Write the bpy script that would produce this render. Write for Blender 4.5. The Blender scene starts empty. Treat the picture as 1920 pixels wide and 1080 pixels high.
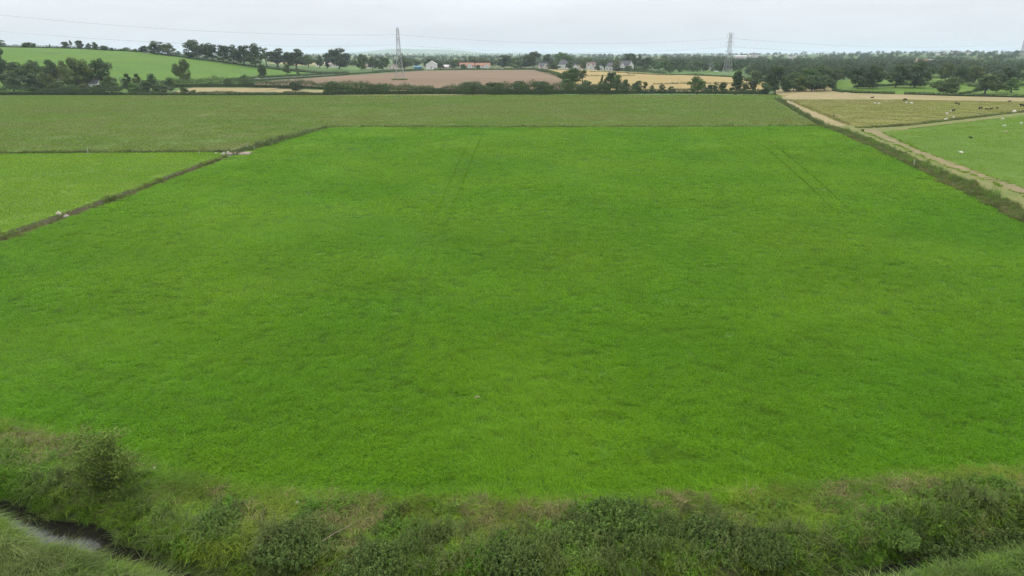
import bpy, bmesh, math, random
import numpy as np
from mathutils import Vector
R = math.radians
scene = bpy.context.scene
col = scene.collection
rnd = random.Random(7)

# ------------------------------------------------------------------ camera, sky, sun, exposure
F_PX, HC, PITCH = 1281.0, 24.0, R(18.8)
cam = bpy.data.objects.new('camera', bpy.data.cameras.new('camera'))
col.objects.link(cam)
cam.data.sensor_width = 36.0
cam.data.lens = 36.0 * F_PX / 1920.0
cam.data.clip_start = 0.5
cam.data.clip_end = 60000
cam.location = (0, 0, HC)
cam.rotation_euler = (R(90) - PITCH, 0, 0)
scene.camera = cam

SUN_EL, SUN_AZ = R(52), R(-35)          # azimuth from +Y towards +X : high, ahead and to the left
world = bpy.data.worlds.new('World')
scene.world = world
world.use_nodes = True
wn, wl = world.node_tree.nodes, world.node_tree.links
wn.clear()
w_out = wn.new('ShaderNodeOutputWorld')
w_bg = wn.new('ShaderNodeBackground')
w_bg.inputs['Strength'].default_value = 0.1
w_sky = wn.new('ShaderNodeTexSky')
w_sky.sky_type = 'NISHITA'
w_sky.sun_disc = False
w_sky.sun_elevation = SUN_EL
w_sky.sun_rotation = SUN_AZ
w_tc = wn.new('ShaderNodeTexCoord')
w_sep = wn.new('ShaderNodeSeparateXYZ')
wl.new(w_tc.outputs['Generated'], w_sep.inputs[0])
w_clamp = wn.new('ShaderNodeMath'); w_clamp.operation = 'MAXIMUM'; w_clamp.inputs[1].default_value = 0.0
wl.new(w_sep.outputs['Z'], w_clamp.inputs[0])
w_pow = wn.new('ShaderNodeMath'); w_pow.operation = 'POWER'; w_pow.inputs[1].default_value = 0.85
wl.new(w_clamp.outputs[0], w_pow.inputs[0])
w_grad = wn.new('ShaderNodeMix'); w_grad.data_type = 'RGBA'
w_grad.inputs[6].default_value = (6.55, 6.95, 7.5, 1)         # cloud deck near the horizon
w_grad.inputs[7].default_value = (31.0, 31.6, 32.2, 1)       # bright overcast overhead
wl.new(w_pow.outputs[0], w_grad.inputs[0])
w_map = wn.new('ShaderNodeMapping'); w_map.inputs['Scale'].default_value = (1.6, 1.6, 9.0)
wl.new(w_tc.outputs['Generated'], w_map.inputs[0])
w_no = wn.new('ShaderNodeTexNoise'); w_no.inputs['Scale'].default_value = 2.2; w_no.inputs['Detail'].default_value = 4
wl.new(w_map.outputs[0], w_no.inputs['Vector'])
w_mr = wn.new('ShaderNodeMapRange')
w_mr.inputs[1].default_value = 0.3; w_mr.inputs[2].default_value = 0.7
w_mr.inputs[3].default_value = 0.88; w_mr.inputs[4].default_value = 1.05
wl.new(w_no.outputs[0], w_mr.inputs[0])
w_mul = wn.new('ShaderNodeVectorMath'); w_mul.operation = 'SCALE'
wl.new(w_grad.outputs[2], w_mul.inputs[0]); wl.new(w_mr.outputs[0], w_mul.inputs['Scale'])
w_mix = wn.new('ShaderNodeMix'); w_mix.data_type = 'RGBA'; w_mix.inputs[0].default_value = 0.93
wl.new(w_sky.outputs[0], w_mix.inputs[6]); wl.new(w_mul.outputs[0], w_mix.inputs[7])
wl.new(w_mix.outputs[2], w_bg.inputs['Color'])
wl.new(w_bg.outputs[0], w_out.inputs['Surface'])

sun = bpy.data.objects.new('sun', bpy.data.lights.new('sun', 'SUN'))
col.objects.link(sun)
sun.data.energy = 1.3
sun.data.angle = R(14)
sun.data.color = (1.0, 0.96, 0.9)
sd = Vector((math.sin(SUN_AZ) * math.cos(SUN_EL), math.cos(SUN_AZ) * math.cos(SUN_EL), math.sin(SUN_EL)))
sun.rotation_euler = sd.to_track_quat('Z', 'Y').to_euler()
sun.location = (0, 0, 300)

scene.view_settings.view_transform = 'Standard'
scene.view_settings.look = 'None'
scene.view_settings.exposure = 0.0
scene.view_settings.gamma = 1.0
scene.render.engine = 'CYCLES'
scene.cycles.max_bounces = 6
scene.cycles.diffuse_bounces = 3
scene.cycles.glossy_bounces = 2
scene.cycles.transmission_bounces = 2
scene.cycles.volume_bounces = 1
scene.cycles.transparent_max_bounces = 4
scene.cycles.use_denoising = True
scene.cycles.denoising_input_passes = 'RGB_ALBEDO_NORMAL'
scene.cycles.denoising_prefilter = 'NONE'

# ------------------------------------------------------------------ small maths
def vhash(ix, iy, seed):
    n = (ix.astype(np.int64) * 374761393 + iy.astype(np.int64) * 668265263 + seed * 974711) & 0x7fffffff
    n = ((n ^ (n >> 13)) * 1274126177) & 0x7fffffff
    return ((n ^ (n >> 16)) & 0xffff) / 65535.0
def vnoise(x, y, s, seed=0):
    x = np.asarray(x, float) / s; y = np.asarray(y, float) / s
    ix, iy = np.floor(x), np.floor(y)
    fx, fy = x - ix, y - iy
    fx = fx * fx * (3 - 2 * fx); fy = fy * fy * (3 - 2 * fy)
    a, b = vhash(ix, iy, seed), vhash(ix + 1, iy, seed)
    c, d = vhash(ix, iy + 1, seed), vhash(ix + 1, iy + 1, seed)
    return (a * (1 - fx) + b * fx) * (1 - fy) + (c * (1 - fx) + d * fx) * fy
def fbm(x, y, s, seed=0, o=4):
    t = 0; a = 0.5; n = 0
    for k in range(o):
        t = t + a * vnoise(x, y, s / 2 ** k, seed + k * 17); n += a; a *= 0.55
    return t / n
def sstep(a, b, v):
    t = np.clip((np.asarray(v, float) - a) / (b - a), 0, 1)
    return t * t * (3 - 2 * t)

CP, SP = math.cos(PITCH), math.sin(PITCH)
def ray(px, py):
    u, v = (px - 960) / F_PX, (py - 540) / F_PX
    return Vector((u, CP - v * SP, -SP - v * CP))
def gp(px, py, z=0.0):
    d = ray(px, py)
    t = (z - HC) / d.z
    return (d.x * t, d.y * t)
def atY(px, py, Y):
    d = ray(px, py); t = Y / d.y
    return Vector((d.x * t, Y, HC + d.z * t))

# ------------------------------------------------------------------ terrain
BEND = [(-300, 745), (0, 795), (150, 835), (290, 884), (420, 917), (560, 932), (750, 940), (960, 945), (1150, 940),
        (1350, 930), (1550, 914), (1700, 900), (1920, 880), (2300, 850)]
FIELD_EDGE = np.array([gp(*p) for p in BEND])
RIVER = np.array([gp(px, py, -1.4) for px, py in
                  [(-420, 850), (-150, 925), (10, 972), (90, 1005), (150, 1024), (215, 1048), (285, 1078), (420, 1120), (700, 1165),
                   (1000, 1175), (1350, 1155), (1600, 1105), (1730, 1075), (1850, 1056), (2000, 1015), (2300, 950)]])
def dist_poly(x, y, poly):
    x = np.asarray(x, float); y = np.asarray(y, float)
    best = np.full(x.shape, 1e9)
    for (ax, ay), (bx, by) in zip(poly[:-1], poly[1:]):
        dx, dy = bx - ax, by - ay
        t = np.clip(((x - ax) * dx + (y - ay) * dy) / (dx * dx + dy * dy), 0, 1)
        best = np.minimum(best, np.hypot(x - ax - t * dx, y - ay - t * dy))
    return best
POOLS = [(gp(135, 1020, -1.4), 1.5, 1.9), (gp(1770, 1068, -1.4), 0.8, 1.6), (gp(240, 1055, -1.4), 0.5, 1.2), (gp(10, 960, -1.4), 0.4, 1.5)]
def rdist(x, y):
    d = dist_poly(x, y, RIVER)
    for (c, a, w) in POOLS: d = d - a * np.exp(-((x - c[0]) ** 2 + (y - c[1]) ** 2) / w ** 2)
    return d
def edge_y(x):
    return np.interp(x, FIELD_EDGE[:, 0], FIELD_EDGE[:, 1])
RISE_Y = [0, 455, 500, 540, 600, 700, 900, 1200, 1600, 2500, 4000, 9000, 22000]
RISE_Z = [0, 0, 0.5, 1.7, 4.2, 5.3, 7.0, 8.0, 10.0, 14.0, 20.0, 30.0, 40.0]
def zt(x, y):
    x = np.asarray(x, float); y = np.asarray(y, float)
    z = np.interp(y, RISE_Y, RISE_Z)
    hx = np.interp(x, [-900, -600, -532, -460, -382, -310, -238, -205, -180], [27, 27.5, 26.5, 25.0, 21.0, 12.5, 3.2, 0.8, 0])
    hy = sstep(478, 735, y) * (1 - sstep(745, 1150, y) * 0.9)
    z = z + hx * hy
    # right hand ridge
    z = z + 15 * sstep(250, 1300, x - 0.12 * y) * sstep(900, 1900, y) * (1 - 0.8 * sstep(2600, 5000, y))
    r = np.hypot(x, y); th = x / np.maximum(y, 1)
    far = sstep(9500, 13000, r) * (1 - 0.5 * sstep(14500, 18000, r))
    z = z + far * (78 * np.exp(-((th + 0.125) / 0.10) ** 2) + 16 + 9 * np.sin(th * 31) + 7 * np.sin(th * 73 + 1))
    far2 = sstep(14000, 16000, r) * (1 - 0.5*sstep(18000, 20000, r))
    z = z + far2 * (75 * np.exp(-((th - 0.585) / 0.055) ** 2) + 22 * np.exp(-((th - 0.5) / 0.03) ** 2))
    return z
def ground(px, py):
    """where the line of sight through a photo pixel meets the terrain"""
    d = ray(px, py); o = Vector((0, 0, HC))
    t, step = 20.0, 2.0
    while t < 15000:
        p = o + d * t
        if p.z < float(zt(p.x, p.y)):
            lo, hi = t - step, t
            for _ in range(20):
                m = (lo + hi) / 2; q = o + d * m
                if q.z < float(zt(q.x, q.y)): hi = m
                else: lo = m
            q = o + d * hi
            return Vector((q.x, q.y, float(zt(q.x, q.y))))
        step = max(2.0, t * 0.01); t += step
    return Vector((d.x * 3000, 3000, float(zt(d.x * 3000, 3000))))
def zbank(x, y):
    d = rdist(x, y)
    z = -2.1 + 2.1 * sstep(0.05, 2.1, d + 0.9 * (fbm(x, y, 3.5, 15) - 0.5))
    e = y - edge_y(x)
    z = z - 0.35 * sstep(0, -6, e) * sstep(3, 5, d) + 0.8 * (fbm(x, y, 2.6, 5) - 0.5) * sstep(0.4, -2, e) * sstep(1.5, 3.5, d)
    return z

# ------------------------------------------------------------------ object helpers
def tag(o, label=None, cat=None, group=None, kind=None):
    if label: o['label'] = label
    if cat: o['category'] = cat
    if group: o['group'] = group
    if kind: o['kind'] = kind
    return o
def empty(name, loc, rz=0.0, sc=1.0):
    o = bpy.data.objects.new(name, None)
    o.empty_display_size = 0.3
    o.location = loc; o.rotation_euler = (0, 0, rz)
    o.scale = (sc, sc, sc) if not isinstance(sc, tuple) else sc
    col.objects.link(o)
    return o
def copy_tree(o, parent=None):
    c = o.copy(); col.objects.link(c); c.parent = parent
    for ch in list(o.children): copy_tree(ch, c)
    return c
def mesh_np(name, verts, faces_flat, nper, smooth=False):
    """verts (N,3); faces as flat index array with nper verts per face"""
    me = bpy.data.meshes.new(name)
    verts = np.asarray(verts, np.float32); ff = np.asarray(faces_flat, np.int32)
    nf = len(ff) // nper
    me.vertices.add(len(verts)); me.vertices.foreach_set('co', verts.ravel())
    me.loops.add(len(ff)); me.loops.foreach_set('vertex_index', ff)
    me.polygons.add(nf)
    me.polygons.foreach_set('loop_start', np.arange(nf, dtype=np.int32) * nper)
    me.polygons.foreach_set('loop_total', np.full(nf, nper, np.int32))
    if smooth: me.polygons.foreach_set('use_smooth', np.ones(nf, bool))
    me.update(calc_edges=True)
    return me
def link(name, me, mat=None, parent=None):
    o = bpy.data.objects.new(name, me); col.objects.link(o)
    if mat is not None:
        me.materials.append(mat)
    o.parent = parent
    return o
class MB:
    def __init__(s): s.v, s.f = [], []
    def add(s, vs, fs):
        b = len(s.v); s.v += [tuple(v) for v in vs]; s.f += [tuple(b + i for i in f) for f in fs]; return s
    def box(s, c, d, rz=0.0):
        x, y, z = d[0] / 2, d[1] / 2, d[2] / 2; ca, sa = math.cos(rz), math.sin(rz)
        vs = []
        for sx, sy, sz in ((-1,-1,-1),(1,-1,-1),(1,1,-1),(-1,1,-1),(-1,-1,1),(1,-1,1),(1,1,1),(-1,1,1)):
            a, b = sx * x, sy * y
            vs.append((c[0] + a * ca - b * sa, c[1] + a * sa + b * ca, c[2] + sz * z))
        return s.add(vs, [(0,3,2,1),(4,5,6,7),(0,1,5,4),(1,2,6,5),(2,3,7,6),(3,0,4,7)])
    def tube(s, p0, p1, r0, r1=None, n=6):
        r1 = r0 if r1 is None else r1
        p0, p1 = Vector(p0), Vector(p1); d = (p1 - p0)
        if d.length < 1e-6: return s
        d.normalize(); a = d.orthogonal().normalized(); b = d.cross(a)
        vs = [p0 + (a * math.cos(2 * math.pi * k / n) + b * math.sin(2 * math.pi * k / n)) * r0 for k in range(n)]
        vs += [p1 + (a * math.cos(2 * math.pi * k / n) + b * math.sin(2 * math.pi * k / n)) * r1 for k in range(n)]
        fs = [(k, (k + 1) % n, n + (k + 1) % n, n + k) for k in range(n)]
        fs += [tuple(range(n))[::-1], tuple(range(n, 2 * n))]
        return s.add(vs, fs)
    def path(s, pts, radii, n=6):
        for a, b, ra, rb in zip(pts[:-1], pts[1:], radii[:-1], radii[1:]): s.tube(a, b, ra, rb, n)
        return s
    def build(s, name, mat, parent=None, smooth=False):
        me = bpy.data.meshes.new(name); me.from_pydata(s.v, [], s.f); me.update()
        if smooth:
            for p in me.polygons: p.use_smooth = True
        return link(name, me, mat, parent)

# ------------------------------------------------------------------ materials
def mat_base(name, rough=0.9):
    m = bpy.data.materials.new(name); m.use_nodes = True
    n, l = m.node_tree.nodes, m.node_tree.links
    b = n['Principled BSDF']; b.inputs['Roughness'].default_value = rough
    b.inputs['Specular IOR Level'].default_value = 0.15
    return m, n, l, b
def c4(c): return (c[0], c[1], c[2], 1)
def noise(n, l, scale, detail=4, vec=None, rough=0.55, stretch=None):
    t = n.new('ShaderNodeTexNoise'); t.inputs['Scale'].default_value = scale
    t.inputs['Detail'].default_value = detail; t.inputs['Roughness'].default_value = rough
    if vec is not None:
        if stretch:
            mp = n.new('ShaderNodeMapping'); mp.inputs['Scale'].default_value = stretch
            l.new(vec, mp.inputs[0]); vec = mp.outputs[0]
        l.new(vec, t.inputs['Vector'])
    return t.outputs[0]
def maprange(n, l, v, a, b, c=0.0, d=1.0):
    m = n.new('ShaderNodeMapRange'); l.new(v, m.inputs[0])
    for i, q in enumerate((a, b, c, d)): m.inputs[i + 1].default_value = q
    return m.outputs[0]
def mixc(n, l, f, a, b, mode='MIX'):
    m = n.new('ShaderNodeMix'); m.data_type = 'RGBA'; m.blend_type = mode
    for i, q in ((0, f), (6, a), (7, b)):
        if hasattr(q, 'is_linked') or hasattr(q, 'links'): l.new(q, m.inputs[i])
        elif isinstance(q, (int, float)): m.inputs[i].default_value = q
        else: m.inputs[i].default_value = c4(q)
    return m.outputs[2]
def pos(n): return n.new('ShaderNodeNewGeometry').outputs['Position']

def field_mat(name, a, b, c=None, s1=0.02, s2=0.15, s3=1.2, bump=0.5, stretch=(1, 1, 1), bs=2.0, lo=0.4, hi=0.62):
    """soil or sward with patches at three scales"""
    m, n, l, bs_ = mat_base(name)
    p = pos(n)
    f1 = maprange(n, l, noise(n, l, s1, 3, p, stretch=stretch), lo, hi)
    c1 = mixc(n, l, f1, a, b)
    f2 = maprange(n, l, noise(n, l, s2, 4, p, stretch=stretch), 0.45, 0.7)
    c2 = mixc(n, l, f2, c1, c if c else tuple(0.75 * x for x in a))
    f3 = maprange(n, l, noise(n, l, s3, 5, p, rough=0.7), 0.25, 0.75, 0.72, 1.28)
    sc = n.new('ShaderNodeVectorMath'); sc.operation = 'SCALE'
    l.new(c2, sc.inputs[0]); l.new(f3, sc.inputs['Scale'])
    l.new(sc.outputs[0], bs_.inputs['Base Color'])
    bp = n.new('ShaderNodeBump'); bp.inputs['Strength'].default_value = bump; bp.inputs['Distance'].default_value = 0.25
    l.new(noise(n, l, bs, 5, p, rough=0.7), bp.inputs['Height']); l.new(bp.outputs[0], bs_.inputs['Normal'])
    return m
def blade_mat(name, a, b, dry=None, s1=0.035, dry_amt=(0.62, 0.75), trans=0.3, spec=0.1):
    """grass or leaf blades: colour drifts over the ground, each blade differs a little"""
    m, n, l, bs = mat_base(name, 0.5)
    bs.inputs['Specular IOR Level'].default_value = spec
    p = pos(n)
    f = maprange(n, l, noise(n, l, s1, 4, p), 0.36, 0.64)
    c = mixc(n, l, f, a, b)
    at = n.new('ShaderNodeAttribute'); at.attribute_name = 'lv'
    k = maprange(n, l, at.outputs['Fac'], 0, 1, 0.62, 1.38)
    sc = n.new('ShaderNodeVectorMath'); sc.operation = 'SCALE'; l.new(c, sc.inputs[0]); l.new(k, sc.inputs['Scale'])
    out = sc.outputs[0]
    ti = n.new('ShaderNodeAttribute'); ti.attribute_type = 'INSTANCER'; ti.attribute_name = 'tint'
    sc2 = n.new('ShaderNodeVectorMath'); sc2.operation = 'SCALE'; l.new(out, sc2.inputs[0]); l.new(ti.outputs['Fac'], sc2.inputs['Scale'])
    out = sc2.outputs[0]
    if dry:
        g = maprange(n, l, noise(n, l, s1 * 9, 4, p), dry_amt[0], dry_amt[1])
        out = mixc(n, l, g, out, dry)
    l.new(out, bs.inputs['Base Color'])
    add_trans(m, n, l, bs, out, trans)
    return m
def add_trans(m, n, l, bs, colsock, amt):
    tr = n.new('ShaderNodeBsdfTranslucent'); l.new(colsock, tr.inputs['Color'])
    mx = n.new('ShaderNodeMixShader'); mx.inputs[0].default_value = amt
    l.new(bs.outputs[0], mx.inputs[1]); l.new(tr.outputs[0], mx.inputs[2])
    l.new(mx.outputs[0], n['Material Output'].inputs['Surface'])
def leaf_mat(name, lo, hi, trans=0.2):
    """leaves: tinted per object (object colour) with leaf to leaf variation"""
    m, n, l, bs = mat_base(name, 0.65)
    oi = n.new('ShaderNodeObjectInfo')
    at = n.new('ShaderNodeAttribute'); at.attribute_name = 'lv'
    c = mixc(n, l, at.outputs['Fac'], lo, hi)
    c = mixc(n, l, 1.0, c, oi.outputs['Color'], 'MULTIPLY')
    k = maprange(n, l, oi.outputs['Random'], 0, 1, 0.8, 1.2)
    sc = n.new('ShaderNodeVectorMath'); sc.operation = 'SCALE'; l.new(c, sc.inputs[0]); l.new(k, sc.inputs['Scale'])
    l.new(sc.outputs[0], bs.inputs['Base Color'])
    add_trans(m, n, l, bs, sc.outputs[0], trans)
    return m
def plain_mat(name, c, rough=0.8, var=0.15, scale=3.0, metal=0.0):
    m, n, l, bs = mat_base(name, rough)
    bs.inputs['Metallic'].default_value = metal
    k = maprange(n, l, noise(n, l, scale, 4, pos(n)), 0.3, 0.7, 1 - var, 1 + var)
    sc = n.new('ShaderNodeVectorMath'); sc.operation = 'SCALE'; sc.inputs[0].default_value = c; l.new(k, sc.inputs['Scale'])
    l.new(sc.outputs[0], bs.inputs['Base Color'])
    return m

M = {}
M['turf'] = field_mat('lush_sward', (0.040, 0.105, 0.003), (0.050, 0.115, 0.003), (0.036, 0.095, 0.004), s1=0.02, s2=0.11, s3=1.6, bump=0.8, bs=3)
M['turf_left'] = field_mat('left_meadow_sward', (0.072, 0.135, 0.009), (0.088, 0.142, 0.010), (0.066, 0.112, 0.018), s1=0.03, s2=0.1, stretch=(0.6, 1, 1))
M['rough'] = field_mat('rough_pasture_sward', (0.058, 0.112, 0.012), (0.080, 0.112, 0.020), (0.098, 0.094, 0.032), s1=0.022, s2=0.07, s3=0.8, stretch=(0.3, 1, 1), bump=0.9)
M['pale'] = field_mat('grazed_pasture_sward', (0.120, 0.132, 0.020), (0.140, 0.136, 0.030), (0.130, 0.118, 0.040), s1=0.02, s2=0.06, stretch=(0.4, 1, 1))
M['paddock'] = field_mat('bright_pasture_sward', (0.062, 0.120, 0.005), (0.074, 0.126, 0.006), (0.058, 0.104, 0.008), s1=0.02, s2=0.08)
M['hillgrass'] = field_mat('hill_sward', (0.052, 0.118, 0.004), (0.064, 0.126, 0.006), (0.046, 0.102, 0.006), s1=0.012, s2=0.05, s3=0.4, stretch=(1, 1, 1))
M['fargreen'] = field_mat('far_meadow_sward', (0.055, 0.115, 0.022), (0.075, 0.125, 0.026), (0.060, 0.105, 0.025), s1=0.012, s2=0.04, s3=0.4)
M['straw'] = field_mat('stubble', (0.205, 0.168, 0.078), (0.225, 0.18, 0.086), (0.165, 0.145, 0.060), s1=0.02, s2=0.09, s3=0.8, stretch=(1, 0.35, 1))
M['wheat'] = field_mat('ripe_wheat', (0.235, 0.175, 0.066), (0.26, 0.19, 0.072), (0.21, 0.16, 0.06), s1=0.012, s2=0.05, s3=0.5)
M['soil'] = field_mat('bare_soil', (0.132, 0.086, 0.050), (0.155, 0.104, 0.062), (0.120, 0.086, 0.048), s1=0.014, s2=0.05, s3=0.7, stretch=(0.3, 1, 1))
M['track'] = field_mat('trodden_earth', (0.19, 0.150, 0.078), (0.150, 0.122, 0.060), (0.110, 0.115, 0.036), s1=0.12, s2=0.6, s3=2.0)
M['strip'] = field_mat('cut_grass', (0.110, 0.130, 0.030), (0.155, 0.140, 0.050), (0.085, 0.110, 0.025), s1=0.1, s2=0.4)
M['ditch'] = field_mat('ditch_earth', (0.055, 0.048, 0.026), (0.050, 0.060, 0.022), (0.070, 0.055, 0.035), s1=0.1, s2=0.5)
M['bank'] = field_mat('bank_earth', (0.045, 0.075, 0.012), (0.062, 0.062, 0.026), (0.036, 0.058, 0.010), s1=0.15, s2=0.6, s3=2.5)
M['lane'] = plain_mat('lane_asphalt', (0.16, 0.155, 0.15))
# open country: patchwork of fields
mm, n_, l_, b_ = mat_base('patchwork_country')
vo = n_.new('ShaderNodeTexVoronoi'); vo.inputs['Scale'].default_value = 0.0052; vo.inputs['Randomness'].default_value = 0.9
l_.new(pos(n_), vo.inputs['Vector'])
sp_ = n_.new('ShaderNodeSeparateColor'); l_.new(vo.outputs['Color'], sp_.inputs[0])
rp = n_.new('ShaderNodeValToRGB'); rp.color_ramp.interpolation = 'CONSTANT'
e = rp.color_ramp.elements
e[0].position = 0; e[0].color = (0.045, 0.085, 0.018, 1); e[1].position = 0.3; e[1].color = (0.065, 0.125, 0.022, 1)
for p_, c_ in ((0.55, (0.085, 0.105, 0.035)), (0.74, (0.055, 0.075, 0.025)), (0.86, (0.24, 0.19, 0.09)), (0.92, (0.05, 0.10, 0.02))):
    q = e.new(p_); q.color = c4(c_)
l_.new(sp_.outputs[0], rp.inputs[0])
k_ = maprange(n_, l_, noise(n_, l_, 0.05, 4, pos(n_)), 0.3, 0.7, 0.8, 1.2)
s_ = n_.new('ShaderNodeVectorMath'); s_.operation = 'SCALE'; l_.new(rp.outputs[0], s_.inputs[0]); l_.new(k_, s_.inputs['Scale'])
l_.new(s_.outputs[0], b_.inputs['Base Color'])
M['country'] = mm
M['blade'] = blade_mat('lush_grass_blade', (0.110, 0.268, 0.004), (0.150, 0.298, 0.005), trans=0.45, spec=0.14)
M['bankblade'] = blade_mat('bank_grass_blade', (0.074, 0.168, 0.008), (0.134, 0.184, 0.018), (0.17, 0.135, 0.055), s1=0.12, dry_amt=(0.60, 0.80))
M['paleblade'] = blade_mat('pale_reed_blade', (0.125, 0.165, 0.045), (0.080, 0.130, 0.026), (0.20, 0.175, 0.10), s1=0.15)
M['dryblade'] = blade_mat('dry_grass_blade', (0.185, 0.165, 0.066), (0.150, 0.135, 0.050), s1=0.3, trans=0.1)
M['weed'] = blade_mat('weed_leaf', (0.064, 0.104, 0.018), (0.092, 0.118, 0.030), s1=0.25)
M['ditchblade'] = blade_mat('ditch_grass_blade', (0.125, 0.142, 0.036), (0.100, 0.145, 0.026), (0.175, 0.140, 0.070), s1=0.08, dry_amt=(0.52, 0.68))
M['herb'] = blade_mat('herb_leaf', (0.070, 0.160, 0.010), (0.100, 0.165, 0.018), s1=0.3)
M['leaf'] = leaf_mat('broad_leaf', (0.034, 0.060, 0.015), (0.078, 0.122, 0.030))
M['hedgeleaf'] = leaf_mat('hedge_leaf', (0.032, 0.058, 0.014), (0.072, 0.115, 0.028))
M['bark'] = plain_mat('bark', (0.075, 0.062, 0.048), 0.95, 0.3, 4)
M['steel'] = plain_mat('galvanised_steel', (0.27, 0.27, 0.28), 0.6, 0.1, 1.0, 0.0)
M['cable'] = plain_mat('grey_cable', (0.15, 0.155, 0.165), 0.6)
M['glassdisc'] = plain_mat('insulator_glaze', (0.35, 0.34, 0.33), 0.4)
M['render'] = plain_mat('white_render', (0.54, 0.52, 0.50), 0.85, 0.06, 0.6)
M['cream'] = plain_mat('cream_render', (0.52, 0.45, 0.39), 0.85, 0.08, 0.6)
M['pink'] = plain_mat('pinkish_render', (0.50, 0.40, 0.37), 0.85, 0.08, 0.6)
M['slate'] = plain_mat('slate_roof', (0.085, 0.085, 0.095), 0.7, 0.2, 1.5)
M['brown'] = plain_mat('brown_tile_roof', (0.16, 0.115, 0.095), 0.8, 0.2, 1.5)
M['terra'] = plain_mat('red_tile_roof', (0.27, 0.14, 0.09), 0.8, 0.2, 1.5)
M['paleroof'] = plain_mat('pale_sheet_roof', (0.44, 0.42, 0.41), 0.6, 0.08, 0.5)
M['bluesheet'] = plain_mat('blue_sheet', (0.05, 0.17, 0.25), 0.6, 0.1, 0.8)
M['pane'] = plain_mat('window_pane', (0.03, 0.035, 0.042), 0.15, 0.2, 1.0)
M['doorp'] = plain_mat('door_paint', (0.07, 0.05, 0.045), 0.5)
M['brick'] = plain_mat('chimney_brick', (0.22, 0.13, 0.10), 0.9)
M['concrete'] = plain_mat('weathered_concrete', (0.34, 0.30, 0.27), 0.9, 0.2, 1.2)
M['timber'] = plain_mat('weathered_timber', (0.22, 0.165, 0.13), 0.9, 0.25, 2.0)
M['stone'] = plain_mat('pale_stone', (0.40, 0.37, 0.29), 0.9, 0.25, 2.5)
M['post'] = plain_mat('white_post', (0.42, 0.41, 0.37), 0.8)
M['carpaint'] = plain_mat('white_car_paint', (0.78, 0.78, 0.78), 0.3, 0.02)
M['tyre'] = plain_mat('tyre_rubber', (0.02, 0.02, 0.02), 0.9)
M['wool'] = plain_mat('fleece', (0.54, 0.52, 0.46), 0.95, 0.12, 5)
M['hideblack'] = plain_mat('black_hide', (0.012, 0.012, 0.013), 0.7, 0.2, 3)
M['hidewhite'] = plain_mat('white_hide', (0.70, 0.67, 0.60), 0.8, 0.08, 3)
M['hidetan'] = plain_mat('tan_hide', (0.36, 0.26, 0.18), 0.85, 0.12, 3)
mw, nw_, lw_, bw_ = mat_base('still_water', 0.06)
bw_.inputs['Base Color'].default_value = (0.014, 0.012, 0.010, 1); bw_.inputs['Specular IOR Level'].default_value = 0.6
bpw = nw_.new('ShaderNodeBump'); bpw.inputs['Strength'].default_value = 0.08
lw_.new(noise(nw_, lw_, 2.0, 3, pos(nw_)), bpw.inputs['Height']); lw_.new(bpw.outputs[0], bw_.inputs['Normal'])
M['water'] = mw

# ------------------------------------------------------------------ ground sheet and fields
def base_ground():
    th = np.concatenate([np.linspace(-180, -62, 24)[:-1], np.linspace(-62, 62, 300), np.linspace(62, 180, 24)[1:]]) * math.pi / 180
    rr = np.concatenate([[2, 15, 35, 70], np.geomspace(110, 21000, 210)])
    T, RR = np.meshgrid(th, rr)
    X, Y = RR * np.sin(T), RR * np.cos(T)
    Z = zt(X, Y)
    low = np.where(Y < 62, -3.0, np.interp(Y, [62, 430, 520, 560, 1200, 2500], [-1.6, -1.6, -0.9, -0.7, -0.7, 0.0]))
    Z = Z + np.where(np.abs(X) < 9000, low, 0)
    nT, nR = len(th), len(rr)
    i = np.arange(nR - 1)[:, None] * nT + np.arange(nT - 1)[None, :]
    f = np.stack([i, i + 1, i + 1 + nT, i + nT], -1)
    me = mesh_np('ground', np.stack([X, Y, Z], -1).reshape(-1, 3), f.ravel(), 4, True)
    return tag(link('ground', me, M['country']), kind='structure')
base_ground()

def field(name, pts, mat, off=0.0, step=None):
    """a flat-lying parcel of land draped on the terrain"""
    bm = bmesh.new()
    vs = [bm.verts.new((p[0], p[1], 0)) for p in pts]
    fc = bm.faces.new(vs)
    bmesh.ops.triangulate(bm, faces=[fc])
    if step:
        xs = [p[0] for p in pts]; ys = [p[1] for p in pts]
        for ax, lo, hi in ((0, min(xs), max(xs)), (1, min(ys), max(ys))):
            k = math.ceil(lo / step) * step
            while k < hi:
                co = [0, 0, 0]; co[ax] = k; no = [0, 0, 0]; no[ax] = 1
                bmesh.ops.bisect_plane(bm, geom=bm.verts[:] + bm.edges[:] + bm.faces[:], plane_co=co, plane_no=no, dist=1e-4)
                k += step
    co = np.array([v.co[:] for v in bm.verts])
    z = zt(co[:, 0], co[:, 1]) + off
    for v, q in zip(bm.verts, z): v.co.z = q
    bmesh.ops.recalc_face_normals(bm, faces=bm.faces)
    for fc in bm.faces:
        if fc.normal.z < 0: fc.normal_flip()
        fc.smooth = True
    me = bpy.data.meshes.new(name); bm.to_mesh(me); bm.free()
    return tag(link(name, me, mat), kind='structure')
def off_line(pts, d):
    """move a polyline sideways by d metres (to its right when d > 0)"""
    out = []
    for i, p in enumerate(pts):
        a = pts[max(i - 1, 0)]; b = pts[min(i + 1, len(pts) - 1)]
        dx, dy = b[0] - a[0], b[1] - a[1]; L = math.hypot(dx, dy)
        out.append((p[0] + dy / L * d, p[1] - dx / L * d))
    return out

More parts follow.
